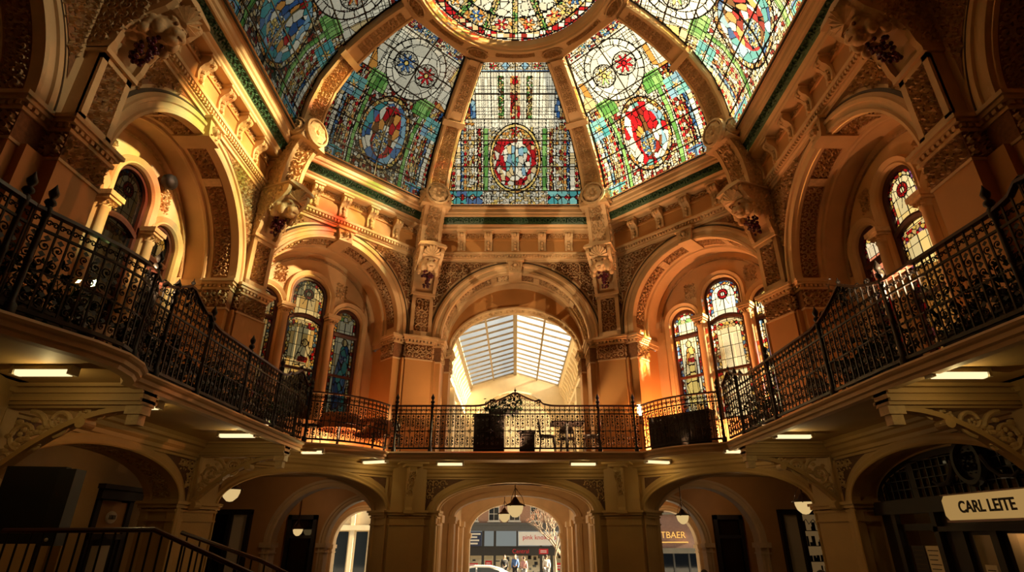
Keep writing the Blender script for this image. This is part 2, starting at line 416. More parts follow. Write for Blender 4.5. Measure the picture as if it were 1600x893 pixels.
def paint_dome(X, Y, H, W, v, seed, edge):
    p = Pane(X, Y, seed); x, y = X, Y; ax = np.abs(x)
    if v == 'centre':
        p.voro(y > -1, .1, 'W W2 C', .014)
        lo = .12 * H; mid = .60 * H; top = .90 * H
        for a, b, k in ((.42, .495, 'green'), (.495, .53, 'cream'), (.53, .585, 'red'), (.585, .63, 'cream'), (.63, .75, 'flora'), (.75, .80, 'lattice'), (.80, .85, 'blue'), (.85, .93, 'cream'), (.93, .985, 'lattice'), (.985, 1.2, 'flora')):
            p.strip(a * W, b * W, k, lo, mid * .96)
        m = (ax < .62 * W) & (y > .54 * H) & (y < mid); p.bricks(m, .10, .22, 'W W W2', .012)
        m = (ax < .40 * W) & (y < .55 * H); p.voro(m, .09, 'W C W2 Y W', .014)
        m = (y > mid) & (y < top); p.bricks(m, .088, .20, 'W W W W2', .013)
        for a, b, k in ((0, .075, 'red'), (.17, .26, 'vine'), (.60, .68, 'blue'), (.68, .76, 'red'), (.76, 1.1, 'flora')): p.strip(a * W, b * W, k, mid, top - .02 * H)
        e = p.ell(0, .335 * H, .40 * W, .235 * H); p.voro(e < 1, .09, 'W C Y W O', .014); p.bricks((e > .90) & (e < 1), .2, .2, 'Y C O Y', .012); p.line(np.abs(e - 1) < .02); p.line(np.abs(e - .9) < .02)
        m = (ax < .33 * W) & (y > .16 * H) & (y < .47 * H) & (e < .86); p.voro(m, .13, 'R R R2 W W C R', .014, 1.7)
        e2 = p.ell(.02, .32 * H, .24 * W, .13 * H); p.voro(e2 < 1, .12, 'W W LB W C T2 R W', .013, 1.8)
        p.flower(0, .52 * H, .15, 'R R2', 'Y', 5)
        m = (y < lo) & (ax > .5 * W); p.bricks(m, .30, .30, 'T T2 B2 T', .016, x0=.06)
        q = np.abs(((ax - .06) % .30) - .15) + 0; r = np.abs((y % .30) - .15); p.voro(m & (q + r > .19), .07, 'W C W R', .012); p.line(m & (np.abs(q + r - .19) < .02))
        m = (y > top); p.voro(m, .07, 'W C W W2', .012); dd = np.abs(((ax + .1) % .42) - .21) / 1.; rr = np.abs(y - .945 * H)
        for s_ in (-.62, -.36, .36, .62): p.flower(s_ * W * .9, .945 * H, .12, 'R R2 R', 'G', 5)
        for s_ in (-.14, .14):
            dq = np.abs(x - s_ * W) + np.abs(y - .945 * H); p.C[dq < .12] = PAL['LB']; p.lead[dq < .12] = False; p.line(np.abs(dq - .12) < .015)
        for yy in (.91, .98): p.bricks(np.abs(y - yy * H) < .03, .2, .5, 'B2 LB B2', .012)
    else:
        cool = v in ('nw', 'w')
        p.voro(y > -1, .10, 'W C W2 W C R2 W' if not cool else 'C W2 R2 BR W D C', .016)
        top = .92 * H
        for a, b, k in ((.46, .53, 'green'), (.53, .57, 'cream'), (.57, .63, 'lattice'), (.63, .74, 'flora'), (.74, .79, 'red'), (.79, .85, 'blue'), (.85, .93, 'cream'), (.93, .98, 'lattice'), (.98, 1.2, 'flora')): p.strip(a * W, b * W, k, .02 * H, .62 * H)
        m = (y > .60 * H) & (y < top); p.bricks(m, .10, .17, 'W W W2 W', .014, .5)
        p.strip(.58 * W, 1.2 * W, 'flora', .60 * H, top)
        m = (np.abs(y - .56 * H) < .055 * H) & (ax > .28 * W) & (ax < .62 * W); p.bricks(m, .13, .26, 'G G2 G2 G', .016, x0=.1)
        m = (np.abs(y - .47 * H) < .06 * H) & (ax > .60 * W) & (ax < .95 * W); p.bricks(m, .3, .3, 'T T2 LB', .016)
        for s_ in (-.77, .77): p.flower(s_ * W, .47 * H, .15, 'Y C W', 'O', 6)
        e = p.ell(0, .30 * H, .44 * W, .235 * H); p.voro(e < 1, .10, 'C Y W BR O' , .014); p.line(np.abs(e - 1) < .022); p.line(np.abs(e - .86) < .02)
        m = e < .86; p.voro(m, .20, 'B T B2 T LB LB W' if v != 'ne' else 'LB W R R W W T2', .014, 1.5)
        e2 = p.ell(.02, .31 * H, .25 * W, .17 * H); p.voro(e2 < 1, .15, 'R R R2 R W BR O' if v != 'w' else 'B R W C B2 O T', .014, 1.9)
        e3 = p.ell(-.03, .24 * H, .13 * W, .08 * H); p.voro(e3 < 1, .07, 'W C B2 LB Y', .014)
        cy = .735 * H; d = p.ell(0, cy, .50 * W, .50 * W); m = d < 1; p.voro(m, .36, 'W W W W', .014); p.line(np.abs(d - 1) < .022); p.line(np.abs(d - .8) < .014)
        an = np.arctan2(y - cy, x); p.line((d > .8) & (d < 1) & (np.abs((an * 10 / pi) % 1 - .5) < .06))
        cols = {'nw': ('B B2 B', 'R R2 R'), 'ne': ('Y C G2', 'R R R'), 'w': ('B B2 T', 'R O R2'), 'e': ('G Y C', 'R R R2')}[v]
        for (sx_, c, ct) in ((-.2, cols[0], 'Y'), (.2, cols[1], 'Y' if v != 'ne' else 'R')):
            q = p.ell(sx_ * W, cy, .19 * W, .19 * W); p.voro(q < 1, .08, 'W W2 W', .012); p.line(np.abs(q - 1) < .05); p.flower(sx_ * W, cy, .16 * W, c, ct, 8)
        m = (y > top); p.voro(m, .07, 'W C R2 W B2', .012)
        for s_ in (-.5, -.2, .2, .5): p.flower(s_ * W, .96 * H, .09, 'R R2' if abs(s_) > .3 else 'LB T', 'Y', 5)
        m = (y < .09 * H) & (ax > .60 * W); p.bricks(m, .3, .3, 'T T2 B2 LB', .016); m2 = m & (np.hypot((ax % .3) - .15, (y % .3) - .15) < .1); p.voro(m2, .06, 'O Y W R', .012)
    if v == 'e': p.C = .78 * p.C + .22 * p.C.mean(-1, keepdims=True) * np.array((1.1, 1., .8))
    p.C *= .92
    if v == 'nw' or v == 'w': p.C *= np.array((.86, .84, .80))  # left panels darkened in the glass colour for the dimmer sky behind
    gx = np.abs((x + .115) % .23 - .115); gy = np.abs((y + .16) % .32 - .16); free = (p.ell(0, .335 * H, .40 * W, .235 * H) > 1) if v == 'centre' else ((p.ell(0, .30 * H, .40 * W, .20 * H) > 1) & (p.ell(0, .735 * H, .5 * W, .5 * W) > 1)); p.line((gx < .0085) & free); p.line((gy < .0085) & free)
    p.line(ax > edge - .10)
    p.C[p.lead] = PAL['K']
    return p.C
def paint_disc(X, Y, R, seed):
    p = Pane(X, Y, seed); d = np.hypot(X, Y) / R; a = np.arctan2(Y, X) % (2 * pi); k = a / (2 * pi) * 16
    p.voro(d < .70, .20, 'W W W2 W', .016)
    m = (d >= .70) & (d < .90); p.voro(m, .11, 'C W O C W Y', .015)
    for i in range(16): p.flower(R * .80 * math.cos((i + .5) * pi / 8), R * .80 * math.sin((i + .5) * pi / 8), .19, ['R R2 R', 'B B B2', 'O Y R', 'R R O'][i % 4], 'Y', 6)
    m = d >= .90; p.bricks(m, .16, .12, 'R2 W C R W', .02)
    sp = np.abs((k + .5) % 1 - .5) * d * R * .39
    m = (sp < .075) & (d > .12) & (d < .92); p.voro(m, .08, 'G Y G2 C', .013); p.line((np.abs(sp - .075) < .013) & (d > .12)); p.line(sp < .012)
    for q in (.12, .70, .90, .985): p.line(np.abs(d - q) < .010)
    p.C[p.lead] = PAL['K']; return p.C
def lathe_in(X, Y, w): return np.abs(X) < w
def paint_lancet(X, Y, hwid, zc, z0, big, style, seed):
    """X across, Y height; arch centre zc"""
    p = Pane(X, Y, seed); ax = np.abs(X); inner = hwid * .70
    pale = 'W W W2 W' if style.get('bright') else 'W2 C W2 W'
    p.bricks(Y > -9, hwid * .47, .33, pale, .014)
    d = np.hypot(X, Y - zc); bord = ((ax > inner) & (Y < zc)) | ((d > inner) & (Y >= zc))
    p.voro(bord, .085, style.get('border', 'W C R Y B2 W O W2 R2'), .016)
    p.line((np.abs(ax - inner) < .010) & (Y < zc)); p.line((np.abs(d - inner) < .010) & (Y >= zc))
    if big:
        q = np.hypot(X, Y - zc - .05); m = q < .16 * hwid / .5; p.voro(m & (q > .07), .06, 'R R2 R', .012); p.C[q < .06] = PAL['W']; p.line(np.abs(q - .06) < .012); p.line(np.abs(q - .16 * hwid / .5) < .014)
        an = np.arctan2(Y - zc - .05, X); p.line((Y > zc - .3) & (q > .16) & (d < inner) & (np.abs((an / (pi / 4)) % 1 - .5) < .045 / np.maximum(q, .1) * .25))
        tr = style['transom']; m = (Y < tr) & (Y > tr - .30) & (ax < inner); p.voro(m & (Y > tr - .16 - .5 * ax ** 2), .09, style.get('border', 'R W C Y'), .016)
    else:
        q = np.hypot(X, Y - zc + .05); an = np.arctan2(Y - zc + .02, X); p.line((d < inner) & (Y > zc - .05) & (np.abs((an / (pi / 4)) % 1 - .5) < .05))
        p.voro((d < inner) & (Y > zc + .02), .12, 'W C Y W G2', .014)
    if style.get('fig'):
        c, c2, top, bot, sh = style['fig']
        w = np.interp(Y, [bot, (bot + top) / 2, top - .35, top - .22, top - .14, top], [.22, .19, .15, .13, .07, .05]) * hwid / .38
        cx = sh + .03 * np.sin(Y * 4); m = (np.abs(X - cx) < w) & (Y < top - .02) & (Y > bot); p.voro(m, .13, c, .013, 2.2)
        hd = np.hypot(X - sh, (Y - top + .06) / 1.2) < .075; p.C[hd] = PAL['C']; p.lead[hd] = False; p.line(np.abs(np.hypot(X - sh, (Y - top + .06) / 1.2) - .08) < .012)
        p.line(np.abs(np.abs(X - cx) - w) * (Y < top) * (Y > bot) + 9 * ((Y > top) | (Y < bot)) < .010)
        m2 = (np.abs(X - cx) < w * .7) & (np.abs(Y - top + .5) < .07); p.voro(m2, .07, c2, .012)
    if style.get('ground'): m = (ax < inner) & (Y < zc - .2); k = (p.C.sum(-1) > 1.9) & m; p.C[k] = p.C[k] * np.array(style['ground'])
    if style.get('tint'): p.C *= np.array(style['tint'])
    p.C[p.lead] = PAL['K']; return p.C
def glass_mesh(name, pos, col, keep=None, mat='dome', parent=None):
    """pos (r,c,3) vertices, col (r-1,c-1,3) one colour per pane cell"""
    r, c = pos.shape[:2]; idx = np.arange(r * c).reshape(r, c)
    q = np.stack([idx[:-1, :-1], idx[:-1, 1:], idx[1:, 1:], idx[1:, :-1]], -1).reshape(-1, 4); cl = col.reshape(-1, 3)
    if keep is not None: k = keep.reshape(-1); q = q[k]; cl = cl[k]
    loc = np.zeros(3)
    p = parent
    while p is not None: loc = loc + np.array(p.location); p = p.parent
    v = pos.reshape(-1, 3) - loc; used = np.unique(q); rm = np.full(len(v), -1); rm[used] = np.arange(len(used)); v = v[used]; q = rm[q]
    me = bpy.data.meshes.new(name); me.vertices.add(len(v)); me.vertices.foreach_set('co', v.ravel())
    n = len(q); me.loops.add(n * 4); me.loops.foreach_set('vertex_index', q.ravel().astype(np.int32)); me.polygons.add(n)
    me.polygons.foreach_set('loop_start', np.arange(0, n * 4, 4, dtype=np.int32)); me.polygons.foreach_set('loop_total', np.full(n, 4, dtype=np.int32))
    me.update(calc_edges=True); at = me.attributes.new('pane', 'FLOAT_COLOR', 'FACE')
    at.data.foreach_set('color', np.concatenate([cl, np.ones((n, 1))], 1).astype(np.float32).ravel())
    me.materials.append(M[mat]); o = bpy.data.objects.new(name, me); COL.objects.link(o); o.parent = parent
    return o
# ------------------------------------------------------------------ upper walls: arched bays
SIDE = {0: 'north', 1: 'northeast', -1: 'northwest', 2: 'east', -2: 'west', 3: 'southeast', -3: 'southwest'}
WHERE = {0: 'far wall facing the viewer', 1: 'diagonal wall right of the far arch', -1: 'diagonal wall left of the far arch', 2: 'right side wall', -2: 'left side wall',
         3: 'nearest right wall at the picture edge', -3: 'nearest left wall at the picture edge'}
BAY = {0: dict(u0=0, ro=2.37, ri=2.05, zc=7.12), 1: dict(u0=.25, ro=2.15, ri=1.85, zc=7.36), 2: dict(u0=0, ro=2.37, ri=2.05, zc=7.12), 3: dict(u0=0, ro=2.37, ri=2.05, zc=7.12)}
ARCHPROF = [(0, .03), (0, -.07), (.05, -.08), (.08, -.05), (.17, -.065), (.185, -.10), (.24, -.11), (.27, -.08), (.32, -.05), (.32, .03)]
def pillar_cap(mbs, u0, u1, d0, d1, z0=6.50, z1=ZCAP, sides='flr', rel=True, P=None):
    """painted shaft top: neck ring, carved frieze, dentils and cornice round a block u0..u1, d0..d1"""
    s, r, g = mbs
    s.box(u0 - .02, u1 + .02, d0 - .02, d1, z0 - .04, z0)
    g.box(u0 - .004, u1 + .004, d0 - .004, d1, z0, z1 - .22)
    if 'f' in sides: foliage(r, lambda x, y, h: st(x, d0 - .005 - h, y), u0, u1, z0 + .02, z1 - .24, .19, .05, seed=3)
    if 'l' in sides: foliage(r, lambda x, y, h: st(u0 - .005 - h, x, y), d0, d1, z0 + .02, z1 - .24, .19, .05, seed=4)
    if 'r' in sides: foliage(r, lambda x, y, h: st(u1 + .005 + h, x, y), d0, d1, z0 + .02, z1 - .24, .19, .05, seed=5)
    s.box(u0 - .03, u1 + .03, d0 - .03, d1, z1 - .22, z1 - .17)
    n = max(2, int((u1 - u0) / .085)); p = (u1 - u0 + .06) / n
    for i in range(n): a = u0 - .03 + (i + .2) * p; s.box(a, a + .6 * p, d0 - .065, d0, z1 - .17, z1 - .115)
    n = max(2, int((d1 - d0) / .085)); p = (d1 - d0) / n
    for i in range(n):
        a = d0 - .03 + (i + .2) * p
        if 'l' in sides: s.box(u0 - .065, u0, a, a + .6 * p, z1 - .17, z1 - .115)
        if 'r' in sides: s.box(u1, u1 + .065, a, a + .6 * p, z1 - .17, z1 - .115)
    s.box(u0 - .09, u1 + .09, d0 - .09, d1, z1 - .115, z1 - .06)
    s.box(u0 - .125, u1 + .125, d0 - .125, d1, z1 - .06, z1)

def lancet_outline(u, hwid, zs, z0, n=20):
    return [(u - hwid, z0)] + [(u + hwid * math.cos(pi - pi * i / n), zs + hwid * math.sin(pi * i / n)) for i in range(n + 1)] + [(u + hwid, z0)]
WINN = [0]
def make_window(P, u, hwid, zc, z0, D, big, tr, style, label, cols):
    WINN[0] += 1
    w = struct('window_%d' % WINN[0], label, 'window', tuple(P(u, D + .1, z0)[0] if np.ndim(P(u, D + .1, z0)) > 1 else P(u, D + .1, z0)))
    fr = MB(P); arch_sweep(fr, u, zc, hwid - .075, hwid - .075, z0, [(.08, .06), (0, .06), (0, .16), (.08, .16)], 24); fr.box(u - hwid, u + hwid, D + .06, D + .16, z0, z0 + .08)
    # the sweep is written for d from 0: shift
    fr.V = []; fr.F = []; fr.n = 0
    arch_sweep(fr, u, zc, hwid - .075, hwid - .075, z0, [(.09, D + .05), (0, D + .05), (-.01, D + .10), (0, D + .15), (.09, D + .15)], 24)
    fr.box(u - hwid, u + hwid, D + .05, D + .15, z0, z0 + .07); fr.build('timber_frame', 'wood', w)
    t = MB(P); n = 12; rows = []
    for i in range(n + 1):
        uu = u - hwid + .06 + (2 * hwid - .12) * i / n; rise = (.16 * (1 - ((uu - u) / hwid) ** 2)) if big else 0
        rows.append([(uu, D + .04, tr + rise - .055), (uu, D + .015, tr + rise), (uu, D + .04, tr + rise + .055), (uu, D + .14, tr + rise + .055), (uu, D + .14, tr + rise - .055)])
    t.grid(rows, True); t.build('transom', 'wood', w)
    lb = MB(P); lb.box(u - hwid + .05, u + hwid - .05, D + .06, D + .13, z0 + 1.22, z0 + 1.28); lb.build('lower_bar', 'wood', w)
    nx, ny = cols, int(cols * (zc + hwid - z0) / (2 * hwid))
    gx = np.linspace(-hwid + .06, hwid - .06, nx + 1); gz = np.linspace(z0 + .05, zc + hwid - .06, ny + 1)
    GX, GZ = np.meshgrid(gx, gz); pos = P((u + GX).ravel(), np.full(GX.size, D + .10), GZ.ravel()).reshape(ny + 1, nx + 1, 3)
    cx = (GX[:-1, :-1] + GX[1:, 1:]) / 2; cz = (GZ[:-1, :-1] + GZ[1:, 1:]) / 2
    st_ = dict(style); st_['transom'] = tr
    col = paint_lancet(cx, cz, hwid - .06, zc, z0, big, st_, WINN[0] * 11)
    keep = (cz < zc) | (np.hypot(cx, cz - zc) < hwid - .05)
    glass_mesh('leaded_glass', pos, col, keep, 'pane', w)
    return w
def triple_window(k, P, D, uw, ri, u0, zc, stone, walls, styles):
    """niche back wall with three lancets, columns between them"""
    zsill = 4.75; mb = MB(P); outer = [(u0 - ri, ZG), (u0 - ri, zc)] + [(u0 + ri * math.cos(pi - pi * i / 40), zc + ri * math.sin(pi * i / 40)) for i in range(1, 40)] + [(u0 + ri, zc), (u0 + ri, ZG)]
    specs = [(uw - 1.15, .40, 7.47, False, 7.12), (uw, .50, 7.97, True, 7.24), (uw + 1.15, .40, 7.47, False, 7.12)]
    holes = []
    specs2 = []
    for (u, h, zs, big, tr) in specs:
        if abs(u - u0) + h > ri - .02: h = max(.2, ri - .02 - abs(u - u0))
        holes.append(lancet_outline(u, h, zs, zsill)); specs2.append((u, h, zs, big, tr))
    mb.poly(outer, holes, lambda x, z: (x, D, z)); mb.build('window_wall', 'stone', walls)
    arch = MB(P); col = MB(P); caps = MB(P)
    for (u, h, zs, big, tr) in specs2:
        arch_sweep(arch, u, zs, h, h, zsill, [(0, D + .2), (0, D - .02), (.03, D - .07), (.06, D - .05), (.11, D - .08), (.15, D - .10), (.17, D - .06), (.18, D)], 28)
        arch.box(u - h - .2, u + h + .2, D - .12, D + .2, zsill - .1, zsill)
    arch.build('window_arches', 'stone', walls)
    for s_ in (-1, 1):
        u = uw + s_ * .625; c = MB(P)
        c.lathe([(.13, zsill), (.13, zsill + .08), (.105, zsill + .13), (.10, zsill + .2), (.092, 7.2), (.11, 7.22), (.11, 7.25), (.095, 7.27), (.13, 7.36)], (u, D - .10, 0), 12); c.build('colonnette', 'stone', walls, True)
        q = MB(P); q.box(u - .15, u + .15, D - .26, D, 7.36, 7.41); q.box(u - .18, u + .18, D - .29, D, 7.41, 7.50)
        foliage(q, lambda x, y, h: st(x, D - .2 - h, y), u - .13, u + .13, 7.25, 7.37, .11, .04)
        q.build('colonnette_capital', 'relief', walls)
    # carved spandrels above the side lancets
    f = MB(P)
    for s_ in (-1, 1):
        ux = uw + s_ * .85
        foliage(f, lambda x, y, h: st(x, D - .004 - h, y), ux - .16, ux + .16, 8.08, 8.55, .16, .04, seed=k + 9)
        arch_sweep(f, u0, zc, ri - .28, ri - .28, zc, [(0, D), (0, D - .05), (.05, D - .06), (.07, D)], 40)
    f.build('carved_spandrel', 'relief', walls)
    nm = {1: 'right diagonal wall', -1: 'left diagonal wall', 2: 'right side wall', -2: 'left side wall', 3: 'nearest right wall', -3: 'nearest left wall'}[k]
    order = ['left lancet', 'tall middle lancet', 'right lancet']
    for i, (u, h, zs, big, tr) in enumerate(specs2):
        stl, lab = styles[i]
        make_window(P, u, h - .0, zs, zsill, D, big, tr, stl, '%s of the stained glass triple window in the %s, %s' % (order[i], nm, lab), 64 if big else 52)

def upper_bay(k, styles=None):
    P = face_frame(k); b = BAY[abs(k)]; sg = -1 if k < 0 else 1; u0 = b['u0'] * sg; ro, ri, zc = b['ro'], b['ri'], b['zc']; H = hw(k)
    W = struct('wall_' + SIDE[k], 'cream and tan ornamented arched wall, the ' + WHERE[k], 'wall', tuple(P(0, 0, 0)[0] if np.ndim(P(0, 0, 0)) > 1 else P(0, 0, 0)))
    D = 1.05; zt = 9.56
    m = MB(P); arch_fill(m, u0, zc, ro, ro, -H, H, ZG, zt, 0); m.build('spandrel_wall', 'stone', W)
    a = MB(P); arch_sweep(a, u0, zc, ri, ri, ZCAP, [(o * (ro - ri) / .32, d) for o, d in ARCHPROF], 64); a.build('archivolt', 'stone', W)
    dl = MB(P); arch_sweep(dl, u0, zc, ro, ro, ZCAP, [(0, -.045), (.012, -.06), (.055, -.03), (.06, .0)], 64); dl.build('outline_moulding', 'darkline', W)
    # intrados: panelled soffit, then a plain step back to the window wall
    s = MB(P); arch_sweep(s, u0, zc, ri, ri, ZCAP, [(0, .02), (0, .10), (.02, .11), (.02, .47), (0, .48), (0, .56), (-.05, .58), (-.06, .62), (-.05, .66), (-.02, .68), (-.02, D + .02)], 64)
    s.build('arch_soffit', 'stone', W)
    g = MB(P); arch_sweep(g, u0, zc, ri, ri, zc, [(.015, .115), (.015, .465)], 64); g.build('soffit_panel_ground', 'ground', W)
    r = MB(P); L = pi * ri; N = 5 if k == 0 else 3
    fn = arc_map(u0, zc, ri, ri, .015)
    for i in range(N): foliage(r, fn, L * i / N + .10, L * (i + 1) / N - .10, .125, .455, .17, .045, seed=i + 10 * k)
    for i in range(1, N):
        sc = L * i / N; rows = []
        for ss in (sc - .09, sc + .09): rows.append([fn(np.array([ss]), np.array([dd]), np.array([hh]))[0] for dd, hh in ((.11, 0), (.11, .03), (.47, .03), (.47, 0))])
        r.grid(rows)
    r.build('soffit_foliage', 'relief', W)
    # keystone
    kz = zc + ri; ks = MB(P)
    ks.prism([(-.16, kz - .03), (.16, kz - .03), (.23, zt - .02), (-.23, zt - .02)], lambda x, z: (u0 + x, -.17, z), lambda x, z: (u0 + x, .55, z))
    ks.box(u0 - .26, u0 + .26, -.22, 0, zt - .06, zt); ks.box(u0 - .19, u0 + .19, -.20, .5, kz - .06, kz - .02)
    ko = ks.build('keystone', 'stone', W)
    kr = MB(P); foliage(kr, lambda x, y, h: st(u0 + x, -.172 - h, y), -.13, .13, kz + .03, zt - .09, .2, .05); kr.sphere((u0, -.19, (kz + zt) / 2), .06); kr.build('keystone_carving', 'relief', ko)
    # carved spandrel panels
    rr = ro + .12
    for s_ in (-1, 1):
        gp = MB(P); fo = MB(P); e0 = u0 + s_ * .32; e1 = s_ * (H - .30)
        n = 24; top = []; bot = []
        for i in range(n + 1):
            u = e0 + (e1 - e0) * i / n; dx = abs(u - u0); z = zc + math.sqrt(max(rr * rr - dx * dx, 0)) if dx < rr else zc
            bot.append((u, -.012, max(min(z, zt - .06), 7.55))); top.append((u, -.012, zt - .05))
        gp.grid([bot, top]); gp.build('spandrel_ground', 'ground', W)
        lo, hi = min(e0, e1), max(e0, e1)
        foliage(fo, lambda x, y, h: st(x, -.014 - h, y), lo, hi, 7.6, zt - .05, .17, .05, inside=lambda x, y: math.hypot(x - u0, max(y - zc, 0)) > rr + .05, seed=21 + k)
        fo.build('spandrel_foliage', 'relief', W)
    fi = MB(P)
    for s_ in (-1, 1):
        x0, x1 = sorted((s_ * (H - .52), s_ * (H + .02))); fi.box(x0, x1, -.10, .02, ZG, 6.5)
    fi.build('pier_return', 'tan', W)
    # jamb blocks under the arch
    mb = (MB(P), MB(P), MB(P)); sh = MB(P)
    for s_ in (-1, 1):
        x0, x1 = sorted((u0 + s_ * ri, s_ * (H + .1)))
        if x1 - x0 < .05: continue
        sh.box(x0, x1, .0, .56, ZG, 6.5); pillar_cap(mb, x0, x1, .0, .56, sides='r' if s_ < 0 else 'l')
        y0, y1 = sorted((u0 + s_ * (ri + .02), s_ * (H + .3)))
        sh.box(y0, y1, .56, D, ZG, 6.85); q = mb[0]; q.box(y0 - .07, y1 + .07, .6, D, 6.99, ZCAP); q.box(y0 - .04, y1 + .04, .6, D, 6.9, 6.99)
    sh.build('jamb_shaft', 'tan', W); mb[0].build('jamb_cornice', 'stone', W); mb[1].build('jamb_foliage', 'relief', W); mb[2].build('jamb_frieze', 'ground', W)
    if k == 0:
        # open to the arcade: rear arch with coffered soffit
        rx, ry = 1.93, 1.36
        f = MB(P); outer = [(-ri - .05, ZG)] + [(ri * 1.02 * math.cos(pi - pi * i / 40), zc + ri * 1.02 * math.sin(pi * i / 40)) for i in range(41)] + [(ri + .05, ZG)]
        hole = [(-rx, ZG + .001)] + [(rx * math.cos(pi - pi * i / 40), ZCAP + ry * math.sin(pi * i / 40)) for i in range(41)] + [(rx, ZG + .001)]
        rows = [[(o[0], D, o[1]), (h[0], D, h[1])] for o, h in zip(outer, hole)]; f.grid(rows); f.build('rear_arch_wall', 'tan', W)
        a = MB(P); arch_sweep(a, 0, ZCAP, rx, ry, ZCAP, [(.06, D), (.05, D - .05), (0, D - .05), (0, D + .05), (.02, D + .07), (.02, D + .36), (0, D + .38), (0, D + .5)], 64); a.build('rear_arch', 'stone', W)
        r = MB(P)
        for i in range(9):
            a0 = pi * (i + .08) / 9; a1 = pi * (i + .92) / 9
            def fm(s_, t, h): return st((rx + .02 - h) * np.cos(s_), t, ZCAP + (ry + .02 - h) * np.sin(s_))
            rn = 3
            for q in range(rn):
                b0 = a0 + (a1 - a0) * q / rn; b1 = a0 + (a1 - a0) * (q + 1) / rn
                def fq(x, y, h, b0=b0, b1=b1): return fm(b0 + (b1 - b0) * x / .2, y, h)
                foliage(r, fq, 0, .2, D + .09, D + .34, .2, .035, seed=i)
        r.build('rear_arch_coffers', 'relief', W)
        c = MB(P); r2 = MB(P); g2 = MB(P); sh2 = MB(P)
        for s_ in (-1, 1):
            x0, x1 = sorted((s_ * rx, s_ * (rx + .35))); pillar_cap((c, r2, g2), x0, x1, D - .05, D + .5, sides='r' if s_ < 0 else 'l'); sh2.box(x0, x1, D - .03, D + .5, ZG, 6.5)
        c.build('rear_jamb_cornice', 'stone', W); r2.build('rear_jamb_foliage', 'relief', W); g2.build('rear_jamb_frieze', 'ground', W); sh2.build('rear_jamb_shaft', 'tan', W)
    elif styles:
        triple_window(k, P, D, (.45 if k > 0 else -.42) if abs(k) == 1 else 0, ri + .06, u0, zc, 'stone', W, styles)
    else:
        f = MB(P); f.poly([(u0 - ri, ZG)] + [(u0 + ri * math.cos(pi - pi * i / 40), zc + ri * math.sin(pi * i / 40)) for i in range(41)] + [(u0 + ri, ZG)], [], lambda x, z: (x, D, z)); f.build('niche_wall', 'stone', W)
    return W

